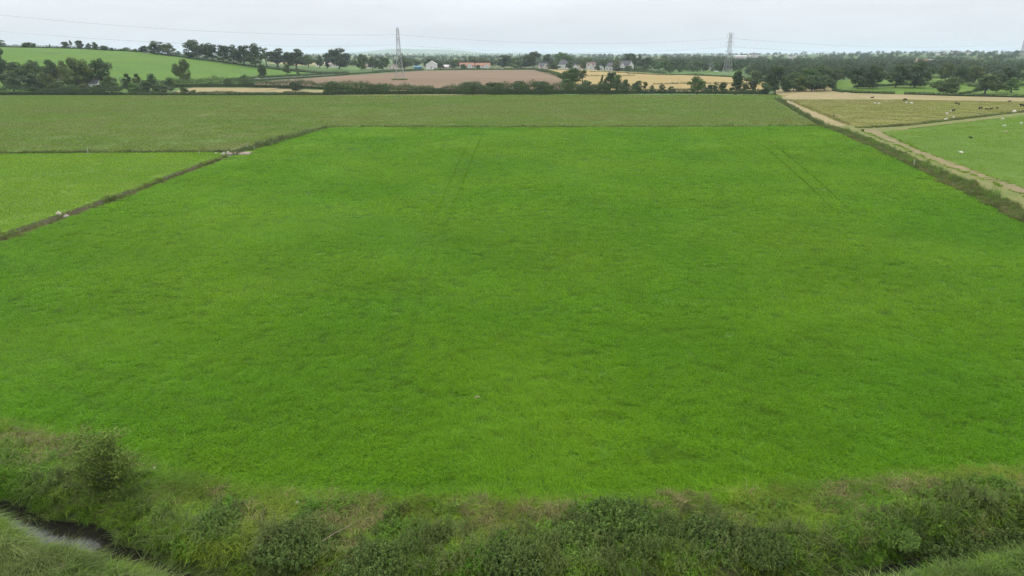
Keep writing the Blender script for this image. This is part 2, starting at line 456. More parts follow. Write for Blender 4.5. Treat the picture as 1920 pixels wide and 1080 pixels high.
LD = [gp(-560, 680), gp(-200, 522), gp(0, 447), gp(215, 372), gp(430, 291), gp(530, 262), gp(612, 239)]   # long left drain, near to far
RD = [gp(2500, 660), gp(2150, 510), gp(1920, 406), gp(1840, 366), gp(1740, 318), gp(1650, 276), gp(1575, 245), gp(1545, 236)]   # right drain
RD2 = [gp(1545, 236), gp(1500, 211), gp(1458, 186)]
HD = [gp(612, 238), gp(800, 238.3), gp(1000, 238.6), gp(1250, 238), gp(1545, 236.5)]   # far end of the lush field
LH = [gp(-500, 288), gp(0, 287), gp(200, 285.5), gp(430, 284)]         # left cross drain
edge_pts = [(p[0], p[1]) for p in FIELD_EDGE]
field('lush_field', edge_pts + off_line(RD, -2.6)[:-1] + [(HD[-1][0] - 2, HD[-1][1] - 1.2)] + off_line(HD, 1.0)[::-1][1:] + off_line(LD, 1.9)[::-1], M['turf'], 0.0, 30)
field('left_meadow', off_line(LD, -1.9)[:5] + [(LH[3][0], LH[3][1] - 1.8)] + off_line(LH, 1.3)[::-1][1:] + [(-330, 60)], M['turf_left'])
FARX = [(-560, 449), (-330, 450), (-200, 449), (-20, 453), (120, 457), (176, 456)]
field('far_rough_pasture', off_line(LH, -1.3) + off_line(LD, -1.9)[5:] + off_line(HD, -0.9)[:-1] + off_line(RD2, -1.6) + FARX[::-1], M['rough'], 0.0, 40)
PL = [gp(1612, 240), gp(1700, 235), gp(1920, 209), gp(2300, 170)]       # drain between the two right pastures
field('grazed_pasture', [gp(1478, 187), gp(1596, 234)] + off_line(PL, -1.2) + [gp(2300, 192)][:0] + [gp(1920, 191), gp(1700, 187)], M['pale'], 0.0, 40)
field('straw_path', off_line(RD2, 1.5) + [gp(1478, 187.05), gp(1596, 234.05), gp(1578, 236)], M['straw'], 0.0)
TR_L = [gp(2500, 615), gp(2150, 468), gp(1920, 367), gp(1840, 333), gp(1765, 309), gp(1690, 276), gp(1620, 247)]
TR_R = [gp(2500, 585), gp(2150, 442), gp(1920, 351), gp(1865, 334), gp(1790, 305), gp(1715, 277), gp(1655, 248)]
field('cut_grass_strip', off_line(RD, 2.4)[:7] + [gp(1620, 240.5)] + [gp(1620, 247)] + TR_L[::-1][1:], M['strip'])
field('rough_corner', [gp(1545, 240), gp(1600, 262), gp(1640, 262), gp(1720, 236), gp(1690, 226), gp(1560, 226)], M['strip'], -0.03)
field('earth_track', TR_L + [gp(1612, 243), gp(1640, 241)] + TR_R[::-1], M['track'])
field('headland_path', [gp(1655, 247), gp(1640, 241)] + off_line(PL, 1.2)[1:3] + [gp(1920, 216)], M['strip'])
field('bright_pasture', TR_R + [gp(1920, 216.1), (420, 330), (420, 60)], M['paddock'], 0.0)

def G(px, py):
    p = ground(px, py); return (p.x, p.y)
field('stubble_field', [gp(1464, 181), G(1450, 172), G(1470, 163), G(1555, 161.5), G(1563, 169), G(1598, 174.5), G(1920, 183), G(2100, 188), gp(2200, 196), gp(1920, 190.8), gp(1700, 186.8), gp(1478, 186.6), gp(1462, 186.5)], M['straw'], 0.02, 30)
field('hill_pasture', [G(-10, 175), (-620, 480), (-900, 520), (-900, 770), (-620, 770), (-520, 765), (-420, 765), (-330, 745), (-240, 745), G(640, 140), G(560, 143), G(480, 147), G(330, 162), G(200, 172)], M['hillgrass'], 0.03, 15)
field('ploughed_field', [G(470, 163), G(480, 155), G(560, 148), G(690, 139), G(800, 132.5), G(1000, 131), G(1056, 147), G(1052, 163), (60, 512), (-60, 512), (-190, 536)], M['soil'], 0.03, 15)
field('wheat_field', [G(1052, 168), G(1060, 148), G(1008, 130.5), G(1100, 131), G(1180, 135), G(1260, 140), G(1390, 145.5), G(1438, 153), G(1440, 172), (230, 488), (140, 488)], M['wheat'], 0.03, 15)
field('pale_strip', [(-172, 468), (-232, 468), (-236, 526), (-172, 526)], M['straw'], 0.02, 15)
field('green_strip', [(-232.1, 468), (-330, 468), (-330, 516), (-236.1, 526)], M['fargreen'], 0.02, 15)
field('stubble_strip', [(-171, 474), (-118, 470), (-118, 500), (-171, 516)], M['straw'], 0.02, 15)
field('oak_meadow', [G(1565, 168), G(1562, 152), G(1640, 147), G(1760, 140), G(1925, 138), (900, 900), (900, 430), G(2100, 187), G(1920, 182), G(1690, 177), G(1600, 173.6)], M['paddock'], 0.03, 20)
field('upper_pasture', [G(1250, 138.5), G(1390, 144), G(1385, 128), G(1250, 126.5)], M['fargreen'], 0.04, 20)
field('lane', [G(470, 151), G(470, 148), G(560, 143), G(655, 137.5), G(655, 139), G(560, 145.5)], M['lane'], 0.10, 10)

# river bank with the stream's cut
def river_bank():
    xs = np.arange(-75, 95, 0.4); ys = np.linspace(0, 1, 110)
    X = np.repeat(xs[None, :], len(ys), 0)
    top = edge_y(xs)
    Y = 6 + ys[:, None] * (top[None, :] + 0.0 - 6)
    Z = zbank(X, Y)
    Z[-1, :] = -0.02
    nX, nY = len(xs), len(ys)
    i = np.arange(nY - 1)[:, None] * nX + np.arange(nX - 1)[None, :]
    f = np.stack([i, i + 1, i + 1 + nX, i + nX], -1)
    me = mesh_np('river_bank', np.stack([X, Y, Z], -1).reshape(-1, 3), f.ravel(), 4, True)
    tag(link('river_bank', me, M['bank']), kind='structure')
river_bank()
wb = MB()
L = off_line([tuple(p) for p in RIVER], -3.2); Rr = off_line([tuple(p) for p in RIVER], 3.2)
for i in range(len(L) - 1):
    wb.add([(*L[i], -1.4), (*Rr[i], -1.4), (*Rr[i + 1], -1.4), (*L[i + 1], -1.4)], [(0, 1, 2, 3)])
tag(wb.build('stream_water', M['water']), kind='structure')

def drain(name, pts, w, depth):
    pts = [Vector((p[0], p[1], 0)) for p in pts]
    res = []
    for a, b in zip(pts[:-1], pts[1:]):
        k = max(1, int((b - a).length / 3))
        res += [a.lerp(b, i / k) for i in range(k)]
    res.append(pts[-1])
    prof = [(-w, 0.0), (-w * 0.72, -0.12), (-w * 0.3, -depth), (w * 0.3, -depth), (w * 0.72, -0.12), (w, 0.0)]
    V, Fc = [], []
    for i, p in enumerate(res):
        d = (res[min(i + 1, len(res) - 1)] - res[max(i - 1, 0)]).normalized(); nr = Vector((d.y, -d.x, 0))
        for o, z in prof:
            q = p + nr * (o + (rnd.random() - 0.5) * 0.25 * (abs(o) < w)); V.append((q.x, q.y, z + (rnd.random() - 0.5) * 0.1 * (abs(o) < w)))
    k = len(prof)
    for i in range(len(res) - 1):
        for j in range(k - 1):
            Fc.append((i * k + j, i * k + j + 1, (i + 1) * k + j + 1, (i + 1) * k + j))
    m = MB(); m.add(V, Fc)
    return tag(m.build(name, M['ditch'], None, True), kind='structure')
drain('drain_channel', LD, 2.15, 1.3)
drain('drain_channel', RD[:-1] + [(RD[-1][0], RD[-1][1])], 2.9, 1.2)
drain('drain_channel', RD2, 1.9, 0.3)
drain('drain_channel', HD, 1.25, 0.7)
drain('drain_channel', LH, 1.5, 0.8)
drain('drain_channel', PL, 1.4, 0.6)

# ------------------------------------------------------------------ scattered ground cover ("stuff"), instanced by geometry nodes
def blades(n, rad, lmin, lmax, wid, lean, rs, square=False, lean_dir=None, curl=0.5):
    """n grass blades of three points each -> verts, tris(quads) , lv"""
    if square: bx, by = rs.uniform(-rad, rad, n), rs.uniform(-rad, rad, n)
    else:
        a = rs.uniform(0, 2 * math.pi, n); r = rad * np.sqrt(rs.uniform(0, 1, n)); bx, by = r * np.cos(a), r * np.sin(a)
    ln = rs.uniform(lmin, lmax, n)
    da = rs.uniform(0, 2 * math.pi, n)
    if lean_dir is not None: da = lean_dir + rs.normal(0, 0.7, n)
    le = lean * rs.uniform(0.3, 1.3, n)
    dx, dy = np.cos(da), np.sin(da)
    wa = rs.uniform(0, math.pi, n); wx, wy = np.cos(wa) * wid / 2, np.sin(wa) * wid / 2
    root = np.stack([bx, by, np.zeros(n) - 0.03], -1)
    mid = np.stack([bx + dx * le * ln * 0.35, by + dy * le * ln * 0.35, ln * 0.62], -1)
    drop = np.clip(1 - curl * le, 0.25, 1.0)
    tip = np.stack([bx + dx * le * ln, by + dy * le * ln, ln * 0.62 + ln * 0.38 * (2 * drop - 1)], -1)
    w = np.stack([wx, wy, np.zeros(n)], -1)
    V = np.stack([root - w, root + w, mid + w * 0.8, mid - w * 0.8, tip + w * 0.15, tip - w * 0.15], 1).reshape(-1, 3)
    b = np.arange(n)[:, None] * 6
    Fq = np.concatenate([b + np.array([[0, 1, 2, 3]]), b + np.array([[3, 2, 4, 5]])], 1).reshape(-1)
    lv = np.repeat(rs.uniform(0, 1, n), 6)
    return V, Fq, lv
def stems(n, rad, hmin, hmax, leaf, per, rs, lean=0.15):
    """upright leafy weeds: stems as thin strips with opposite leaves"""
    Vs, Fs, lvs, nb = [], [], [], 0
    for _ in range(n):
        a, r = rs.uniform(0, 2 * math.pi), rad * math.sqrt(rs.uniform()); h = rs.uniform(hmin, hmax)
        p0 = np.array([r * math.cos(a), r * math.sin(a), 0.0]); t = rs.normal(0, lean, 2)
        p1 = p0 + np.array([t[0] * h, t[1] * h, h])
        wv = np.array([0.008, 0.008, 0])
        Vs.append(np.array([p0 - wv, p0 + wv, p1 + wv * .5, p1 - wv * .5])); Fs.append(np.array([0, 1, 2, 3]) + nb); nb += 4; lvs += [rs.uniform()] * 4
        lev = rs.uniform(0.15, 0.95)
        for k in range(per):
            f = (k + rs.uniform()) / per
            c = p0 + (p1 - p0) * (0.15 + 0.85 * f)
            an = rs.uniform(0, 2 * math.pi); L_ = leaf * rs.uniform(0.6, 1.2) * (1.1 - 0.6 * f)
            d = np.array([math.cos(an), math.sin(an), rs.uniform(-0.5, 0.35)]); s = np.array([-math.sin(an), math.cos(an), rs.uniform(-.2, .2)])
            m = c + d * L_ * 0.5
            Vs.append(np.array([c, m + s * L_ * 0.22, c + d * L_ + np.array([0, 0, -0.15 * L_]), m - s * L_ * 0.22])); Fs.append(np.array([0, 1, 2, 3]) + nb); nb += 4
            lvs += [min(1, max(0, lev + rs.uniform(-.3, .3)))] * 4
    return np.concatenate(Vs), np.concatenate(Fs), np.array(lvs)

def make_scatter_tree(nvar):
    ng = bpy.data.node_groups.new('scatter', 'GeometryNodeTree')
    ng.interface.new_socket('Geometry', in_out='INPUT', socket_type='NodeSocketGeometry')
    ng.interface.new_socket('Geometry', in_out='OUTPUT', socket_type='NodeSocketGeometry')
    n, l = ng.nodes, ng.links
    gi, go = n.new('NodeGroupInput'), n.new('NodeGroupOutput')
    def attr(nm, ty):
        a = n.new('GeometryNodeInputNamedAttribute'); a.data_type = ty; a.inputs['Name'].default_value = nm
        return a.outputs['Attribute']
    var = attr('var', 'INT')
    jn = n.new('GeometryNodeJoinGeometry')
    def sep(k):
        cmp_ = n.new('FunctionNodeCompare'); cmp_.data_type = 'INT'; cmp_.operation = 'EQUAL'
        l.new(var, cmp_.inputs[2]); cmp_.inputs[3].default_value = k
        s = n.new('GeometryNodeSeparateGeometry'); s.domain = 'POINT'
        l.new(gi.outputs[0], s.inputs[0]); l.new(cmp_.outputs[0], s.inputs[1])
        return s.outputs[0]
    for k in range(nvar)[::-1]:
        g2 = n.new('GeometryNodeGeometryToInstance'); l.new(sep(k), g2.inputs[0]); l.new(g2.outputs[0], jn.inputs[0])
    iop = n.new('GeometryNodeInstanceOnPoints')
    l.new(sep(-1), iop.inputs['Points']); l.new(jn.outputs[0], iop.inputs['Instance'])
    iop.inputs['Pick Instance'].default_value = True
    l.new(attr('pick', 'INT'), iop.inputs['Instance Index'])
    er = n.new('FunctionNodeEulerToRotation'); l.new(attr('rot', 'FLOAT_VECTOR'), er.inputs[0])
    l.new(er.outputs[0], iop.inputs['Rotation']); l.new(attr('scl', 'FLOAT_VECTOR'), iop.inputs['Scale'])
    l.new(iop.outputs[0], go.inputs[0])
    return ng
SC_TREES = {}
def scatter(name, label, cat, variants, P, rot, scl, tint, mat, seed=1):
    """one object whose own mesh holds the plant shapes and the places where they grow"""
    nv = len(variants); N = len(P)
    Vs, Fs, lv, var = [], [], [], []; nb = 0
    for k, (V, Fq, q) in enumerate(variants):
        Vs.append(V); Fs.append(Fq + nb); nb += len(V); lv.append(q); var.append(np.full(len(V), k))
    Vs.append(P); lv.append(np.ones(N)); var.append(np.full(N, -1))
    me = mesh_np(name, np.concatenate(Vs), np.concatenate(Fs), 4)
    def put(nm, ty, arr, key='value'):
        a = me.attributes.new(nm, ty, 'POINT'); a.data.foreach_set(key, np.ascontiguousarray(arr).ravel())
    put('lv', 'FLOAT', np.concatenate(lv).astype(np.float32)); put('var', 'INT', np.concatenate(var).astype(np.int32))
    rs = np.random.RandomState(seed)
    pk = np.zeros(nb + N, np.int32); pk[nb:] = rs.randint(0, nv, N); put('pick', 'INT', pk)
    r3 = np.zeros((nb + N, 3), np.float32); r3[nb:] = rot; put('rot', 'FLOAT_VECTOR', r3, 'vector')
    s3 = np.ones((nb + N, 3), np.float32); s3[nb:] = scl; put('scl', 'FLOAT_VECTOR', s3, 'vector')
    t1 = np.ones(nb + N, np.float32); t1[nb:] = tint; put('tint', 'FLOAT', t1)
    o = link(name, me, mat)
    if nv not in SC_TREES: SC_TREES[nv] = make_scatter_tree(nv)
    md = o.modifiers.new('scatter', 'NODES'); md.node_group = SC_TREES[nv]
    return tag(o, label, cat, kind='stuff')
def zrot(N, rs, lo=0, hi=2 * math.pi, tilt=0.0):
    return np.stack([rs.normal(0, tilt, N) if tilt else np.zeros(N), rs.normal(0, tilt, N) if tilt else np.zeros(N), rs.uniform(lo, hi, N)], -1)

RDL = np.array(off_line(RD, -2.6)); LDL = np.array(off_line(LD, 1.9))
def in_lush(x, y):
    xr = np.interp(y, RDL[:, 1], RDL[:, 0]); xl = np.interp(y, LDL[:, 1], LDL[:, 0])
    yt = np.interp(x, [p[0] for p in HD], [p[1] for p in HD]) - 1.2
    return (x > xl) & (x < xr) & (y > edge_y(x) - 0.4) & (y < yt)
# wheel tracks in the lush field
TRACKS = []
for pts in ([(888, 250), (862, 300), (826, 380), (792, 450), (752, 560), (720, 650), (690, 730)],
            [(905, 252), (884, 300), (853, 380), (825, 450), (792, 560), (765, 650), (742, 730)],
            [(1418, 262), (1462, 300), (1520, 352), (1580, 410)], [(1440, 262), (1487, 300), (1548, 352), (1610, 410)],
            [(1180, 290), (1205, 330), (1230, 380)], [(40, 655), (160, 690), (330, 745), (520, 800)], [(0, 690), (130, 735), (300, 790)],
            [(1000, 880), (1200, 872), (1400, 858)], [(500, 905), (760, 912), (1000, 908)]):
    TRACKS.append((np.array([gp(*p) for p in pts]), 0.4 if pts[0][1] < 600 else 0.35))
def lush_grass():
    rs = np.random.RandomState(11)
    zones = [(30, 62, 9.0, 0.42, 40, 0.026, 0.34), (62, 105, 4.5, 0.55, 40, 0.040, 0.36), (105, 165, 1.9, 0.85, 44, 0.065, 0.38), (165, 252, 0.9, 1.3, 50, 0.10, 0.40)]
    for zi, (y0, y1, den, rad, nb, wid, ln) in enumerate(zones):
        X0, X1 = -78, 122
        n = int((y1 - y0) * (X1 - X0) * den)
        x, y = rs.uniform(X0, X1, n), rs.uniform(y0, y1, n)
        k = in_lush(x, y) & (np.abs(x) < y * 0.86 + 14)
        x, y = x[k], y[k]; N = len(x)
        hgt = 0.62 + 0.34 * fbm(x, y, 5.0, 3) + 0.7 * (np.clip(fbm(x, y * 1.6, 1.1, 8), .3, .62) - .42)
        tint = 0.90 + 0.22 * fbm(x, y, 9, 21) + 0.22 * (fbm(x, y * 1.5, 1.2, 31) - 0.5) - 0.36 * (dash := sstep(.60, .70, fbm(x, y * 2, 1.0, 77)))
        hgt = hgt * (1 - 0.35 * dash)
        for tr, w in TRACKS:
            d = dist_poly(x, y, tr); q = np.exp(-(d / w) ** 2)
            hgt *= 1 - 0.55 * q; tint *= 1 - 0.16 * q
        edge = sstep(0.0, 2.0, y - edge_y(x)); hgt *= 0.75 + 0.25 * edge
        dirn = fbm(x, y, 14, 41) * 7 + rs.normal(0, 0.5, N)
        rot = np.stack([rs.normal(0, .05, N), rs.normal(0, .05, N), dirn], -1)
        s = rs.uniform(0.85, 1.2, N)
        vs = [blades(nb, rad, ln * 0.6, ln * 1.1, wid, 1.3, rs, False, 0.0) for _ in range(4)]
        lab = ['lush green grass of the big field, band of it nearest the stream', 'lush green grass across the lower middle of the big field',
               'lush green grass across the upper middle of the big field', 'lush green grass at the far end of the big field'][zi]
        scatter('field_grass', lab, 'grass', vs, np.stack([x, y, np.zeros(N)], -1), rot, np.stack([s, s, s * hgt], -1), tint, M['blade'], zi)
lush_grass()
M['flat'] = field_mat('flattened_grass', (0.044, 0.104, 0.002), (0.052, 0.112, 0.003), s1=0.1, s2=0.8)
M['flat'].node_tree.nodes['Principled BSDF'].inputs['Specular IOR Level'].default_value = 0.0
for tr, w in TRACKS[:4]:
    seg = np.concatenate([[0], np.cumsum(np.hypot(*np.diff(tr, axis=0).T))]); q = np.linspace(0, seg[-1], 40)      # sinks under the sward towards both ends
    tr = np.stack([np.interp(q, seg, tr[:, 0]), np.interp(q, seg, tr[:, 1])], -1)
    hz_ = 0.19 * np.minimum(sstep(0, 25, q), 0.25 + 0.75 * sstep(75, 140, tr[:, 1])) - 0.05 * (tr[:, 1] < 78)
    m = MB(); a, b = off_line([tuple(p) for p in tr], -.16), off_line([tuple(p) for p in tr], .16)
    for i in range(len(a) - 1):
        m.add([(*a[i], hz_[i]), (*b[i], hz_[i]), (*b[i + 1], hz_[i + 1]), (*a[i + 1], hz_[i + 1])], [(0, 1, 2, 3)])
    tag(m.build('wheel_track', M['flat']), kind='structure')

def in_poly(x, y, pts):
    k = np.zeros(len(x), bool); n = len(pts)
    for i in range(n):
        (x0, y0), (x1, y1) = pts[i], pts[(i + 1) % n]
        if y0 == y1: continue
        k ^= ((y0 > y) != (y1 > y)) & (x < (x1 - x0) * (y - y0) / (y1 - y0) + x0)
    return k
def pasture_grass(label, pts, n, rad, wid, ln, mat, seed, streak=2.0, nb=44):
    rs = np.random.RandomState(seed); a = np.array(pts); x0, x1 = max(a[:, 0].min(), -460), min(a[:, 0].max(), 460); y0, y1 = a[:, 1].min(), a[:, 1].max()
    x, y = rs.uniform(x0, x1, n), rs.uniform(y0, y1, n)
    k = in_poly(x, y, pts) & (np.abs(x) < y * .86 + 25); x, y = x[k], y[k]; N = len(x)
    h = 0.75 + 0.4 * fbm(x / streak, y, 7, seed); tint = 0.88 + 0.26 * fbm(x / streak, y, 12, seed + 5)
    vs = [blades(nb, rad, ln * .5, ln, wid, 1.0, rs) for _ in range(3)]
    scatter('pasture_grass', label, 'grass', vs, np.stack([x, y, np.zeros(N)], -1), zrot(N, rs), np.stack([np.ones(N), np.ones(N), h], -1) * rs.uniform(.8, 1.2, (N, 1)), tint, mat, seed)
M['roughblade'] = blade_mat('rough_pasture_blade', (0.114, 0.205, 0.012), (0.148, 0.192, 0.030), (0.180, 0.155, 0.058), s1=0.02, dry_amt=(0.55, 0.76), spec=.2)
M['leftblade'] = blade_mat('left_meadow_blade', (0.130, 0.280, 0.007), (0.180, 0.300, 0.009), (0.17, 0.22, 0.04), s1=0.03, dry_amt=(0.58, 0.78), spec=.2)
M['paddockblade'] = blade_mat('bright_pasture_blade', (0.115, 0.225, 0.005), (0.140, 0.235, 0.007), s1=0.03, spec=.2)
M['paleblade2'] = blade_mat('grazed_pasture_blade', (0.170, 0.200, 0.026), (0.205, 0.200, 0.048), (0.19, 0.155, 0.075), s1=0.02, dry_amt=(0.52, 0.7), spec=.2)
pasture_grass('seeding rough grass of the wide far pasture behind the lush field', off_line(LH, -1.3) + off_line(LD, -1.9)[5:] + off_line(HD, -0.9)[:-1] + off_line(RD2, -1.6) + FARX[::-1], 46000, 3.4, .13, .32, M['roughblade'], 501, 3.0)
pasture_grass('yellowish green grass of the left meadow', off_line(LD, -1.9)[:5] + [(LH[3][0], LH[3][1] - 1.8)] + off_line(LH, 1.3)[::-1][1:] + [(-330, 60)], 40000, 1.9, .07, .22, M['leftblade'], 502, 1.2)
pasture_grass('short bright grass of the grazed field beside the earth track', TR_R + [gp(1920, 216.1), (420, 330), (420, 60)], 26000, 2.1, .09, .15, M['paddockblade'], 503, 1.5)
pasture_grass('pale grazed grass of the upper right pasture', [gp(1478, 187), gp(1596, 234)] + off_line(PL, -1.2) + [gp(1920, 191), gp(1700, 187)], 17000, 2.8, .13, .22, M['paleblade2'], 504, 2.5)

# bank vegetation -------------------------------------------------------------
def ell(x, y, px, py, rpx, z=0.0, squash=1.0):
    """soft round patch centred on a spot of the bank"""
    c = gp(px, py, z); r = rpx / 29.0
    return np.exp(-(((x - c[0]) / r) ** 2 + ((y - c[1]) / (r * squash)) ** 2))
def bank_points(rs, den, y0=17, y1=46):
    n = int(130 * (y1 - y0) * den)
    x, y = rs.uniform(-55, 75, n), rs.uniform(y0, y1, n)
    k = (y < edge_y(x) + 0.4) & (np.abs(x) < y * 0.95 + 9)
    return x[k], y[k]
DRY = [(20, 850, 60), (10, 822, 40), (95, 855, 60), (230, 870, 30), (610, 985, 45), (645, 970, 30), (700, 965, 40), (930, 975, 50), (960, 1000, 40), (1010, 962, 30), (1290, 950, 40),
       (1560, 935, 32), (1575, 950, 26), (1600, 920, 30), (1690, 918, 26), (1735, 925, 30), (1620, 990, 30), (880, 965, 40), (470, 965, 26), (1060, 960, 30), (1380, 1010, 25), (1850, 990, 30), (1230, 925, 25), (660, 1060, 50)]
DARK = [(1150, 980, 110), (1060, 1010, 90), (1330, 1000, 100), (1300, 1040, 80), (1420, 1020, 70), (1680, 975, 60), (1800, 965, 110), (1880, 950, 90), (1900, 1000, 80), (1500, 1020, 60),
        (410, 960, 60), (560, 1000, 90), (520, 1040, 90), (690, 1040, 90), (800, 1010, 90), (130, 900, 70), (220, 910, 60), (250, 960, 60), (970, 1050, 100), (1200, 1060, 100), (1600, 1040, 70), (870, 1060, 80)]
def patch_sum(x, y, lst, z=0.0):
    t = 0
    for p in lst: t = t + ell(x, y, p[0], p[1], p[2] * (0.72 if lst is DARK else 1.0), z)
    return t
def bank_cover():
    rs = np.random.RandomState(23)
    # short mixed grass near the field, tall towards the stream
    x, y = bank_points(rs, 14)
    d = rdist(x, y); e = edge_y(x) - y
    dk = np.clip(patch_sum(x, y, DARK), 0, 1.2); dr = np.clip(patch_sum(x, y, DRY), 0, 1)
    keep = (d > 1.0) & (rs.uniform(size=len(x)) > 0.25 * dr) & (rs.uniform(size=len(x)) > 0.45 * dk)
    x, y, d, e, dk = x[keep], y[keep], d[keep], e[keep], dk[keep]; N = len(x)
    h = (0.30 + 0.55 * sstep(1.0, 6.0, e)) * (0.4 + 1.1 * fbm(x, y, 2.2, 51)) * (1 - 0.3 * dk)
    tint = 0.45 + 1.5 * fbm(x, y, 2.6, 61)
    vs = [blades(34, 0.34, 0.4, 1.0, 0.022, 0.9, rs, curl=0.6) for _ in range(4)]
    scatter('bank_grass', 'long unmown grass covering the bank between field and stream', 'grass', vs, np.stack([x, y, zbank(x, y)], -1), zrot(N, rs, tilt=.12),
            np.stack([np.ones(N), np.ones(N), h * 1.05], -1) * rs.uniform(.8, 1.25, N)[:, None], tint, M['bankblade'])
    # dry grass
    x, y = bank_points(rs, 14)
    dr = np.clip(patch_sum(x, y, DRY), 0, 1) ** 1.6; d = rdist(x, y)
    keep = (rs.uniform(size=len(x)) < 0.5 * dr * (0.4 + fbm(x, y, 1.2, 71)) + 0.03) & (d > 1.3); x, y = x[keep], y[keep]; N = len(x)
    vs = [blades(30, 0.3, 0.25, 0.6, 0.02, 1.4, rs, curl=0.8) for _ in range(3)]
    scatter('dry_grass', 'straw coloured patches of dead grass scattered over the bank', 'dry grass', vs, np.stack([x, y, zbank(x, y)], -1), zrot(N, rs, tilt=.15),
            rs.uniform(.7, 1.3, (N, 1)) * np.ones((1, 3)), rs.uniform(.7, 1.2, N), M['dryblade'])
    # weeds
    x, y = bank_points(rs, 6)
    e = edge_y(x) - y; d = rdist(x, y); dk = np.clip(patch_sum(x, y, DARK), 0, 1.3)
    keep = (rs.uniform(size=len(x)) < 0.24 * dk ** 1.5 + 0.05 * sstep(2.5, 6, e) * fbm(x, y, 2, 91)) & (d > 1.5) & (e > 0.9)
    x, y, dk = x[keep], y[keep], dk[keep]; N = len(x)
    vs = [stems(9, 0.35, 0.6, 1.1, 0.17, 16, rs) for _ in range(4)]
    s = (0.38 + 0.62 * dk) * rs.uniform(.7, 1.25, N) * (0.6 + 0.8 * fbm(x, y, 1.8, 97))
    scatter('bank_weeds', 'dark leafy nettles and weeds growing thickly along the bank', 'weeds', vs, np.stack([x, y, zbank(x, y)], -1), zrot(N, rs, tilt=.1),
            np.stack([s * .5 + .5, s * .5 + .5, s], -1), 0.5 + 1.0 * fbm(x, y, 1.6, 95), M['weed'])
    # fresh green leafy plants in drifts
    x, y = bank_points(rs, 9)
    d = rdist(x, y); e = edge_y(x) - y
    keep = (d > 1.0) & (e > .5) & (rs.uniform(size=len(x)) < 0.9 * sstep(.50, .66, fbm(x, y, 2.0, 141)))
    x, y = x[keep], y[keep]; N = len(x)
    vs = [stems(9, 0.32, 0.25, 0.7, 0.2, 14, rs, .3) for _ in range(4)]
    scatter('bank_herbs', 'fresh green leafy herbs in drifts on the bank', 'herbs', vs, np.stack([x, y, zbank(x, y)], -1), zrot(N, rs, tilt=.1),
            rs.uniform(.6, 1.3, (N, 1)) * np.ones((1, 3)), 0.55 + .9 * fbm(x, y, 1.3, 143), M['herb'])
    # reeds at the water and pale tall grass of the near bank
    x, y = bank_points(rs, 24, 14, 46)
    d = rdist(x, y)
    ry = np.interp(x, RIVER[:, 0], RIVER[:, 1])
    near = (y < ry)
    keep = (d > 0.85 - 1.3 * sstep(.46, .58, fbm(x, y, 1.7, 131))) & (near & (d < 12) | (~near & (d < 2.6) & (rs.uniform(size=len(x)) < .22)))
    x, y, d, near = x[keep], y[keep], d[keep], near[keep]; N = len(x)
    vs = [blades(22, 0.26, 0.3 + .15 * q, .8 + .2 * q, 0.034, 0.6 + .15 * q, rs, curl=0.7, lean_dir=0.6 if q == 1 else None) for q in range(4)]
    h = (0.25 + 1.5 * fbm(x, y, 1.5, 101)) * np.where(near, 1.1, 0.85) * (0.55 + 0.45 * sstep(.8, 3.2, d))
    scatter('stream_reeds', 'pale green reeds and tall wind-bent grass fringing the stream', 'reeds', vs, np.stack([x, y, zbank(x, y)], -1), zrot(N, rs, -1.8, 1.8, tilt=.22),
            np.stack([np.ones(N), np.ones(N), h], -1), 0.25 + 1.4 * fbm(x, y, 1.0, 103), M['paleblade'])
bank_cover()

def drain_cover(name, label, pts, w, den, hmin, hmax, mat, seed, bl=0.03, weeds=False, zz=0.35):
    rs = np.random.RandomState(seed)
    pts = np.array(pts); seg = np.hypot(*(pts[1:] - pts[:-1]).T); tot = seg.sum(); n = int(tot * den * 2 * w)
    s = rs.uniform(0, tot, n); cs = np.concatenate([[0], np.cumsum(seg)]); i = np.clip(np.searchsorted(cs, s) - 1, 0, len(seg) - 1)
    t = (s - cs[i]) / seg[i]; dd = (pts[1:] - pts[:-1]) / seg[:, None]
    o = rs.uniform(-1, 1, n) * w * (0.8 + 1.1 * (fbm(s, s * 0, 7, seed) - 0.5))
    x = pts[i, 0] + (pts[i + 1, 0] - pts[i, 0]) * t + dd[i, 1] * o; y = pts[i, 1] + (pts[i + 1, 1] - pts[i, 1]) * t - dd[i, 0] * o
    k = (y > edge_y(x) - 2) & (np.abs(x) < y * 0.95 + 25); x, y, o, s = x[k], y[k], o[k], s[k]; N = len(x)
    z = -zz * (1 - np.clip(np.abs(o) / w, 0, 1)) ** 0.7
    h = 0.45 + 1.0 * fbm(s, o * 2, 7, seed + 3)
    vs = [(stems(10, 0.4, hmin, hmax, 0.24, 12, rs) if weeds else blades(34, 0.45, hmin, hmax, bl, 0.9, rs)) for _ in range(3)]
    scatter(name, label, 'undergrowth', vs, np.stack([x, y, z], -1), zrot(N, rs, tilt=.1), np.stack([np.ones(N), np.ones(N), h], -1) * rs.uniform(.8, 1.2, (N, 1)),
            0.4 + 1.2 * fbm(x, y, 3.5, seed + 9), mat, seed)
drain_cover('drain_grass', 'brown and green rough grass along the long straight ditch', LD, 2.1, 2.2, 0.35, 0.8, M['ditchblade'], 301, 0.04, zz=1.1)
drain_cover('drain_weeds', 'dark scrubby weeds dotted along the long straight ditch', LD[4:], 3.2, 0.7, 0.7, 1.5, M['weed'], 302, weeds=True)
drain_cover('drain_grass', 'rough grass along the broad ditch beside the earth track', RD, 3.1, 2.0, 0.4, 1.0, M['ditchblade'], 303, 0.05, zz=.3)
drain_cover('drain_weeds', 'grey green weeds filling the broad ditch beside the earth track', RD, 3.0, 0.6, 0.5, 1.0, M['weed'], 304, weeds=True)
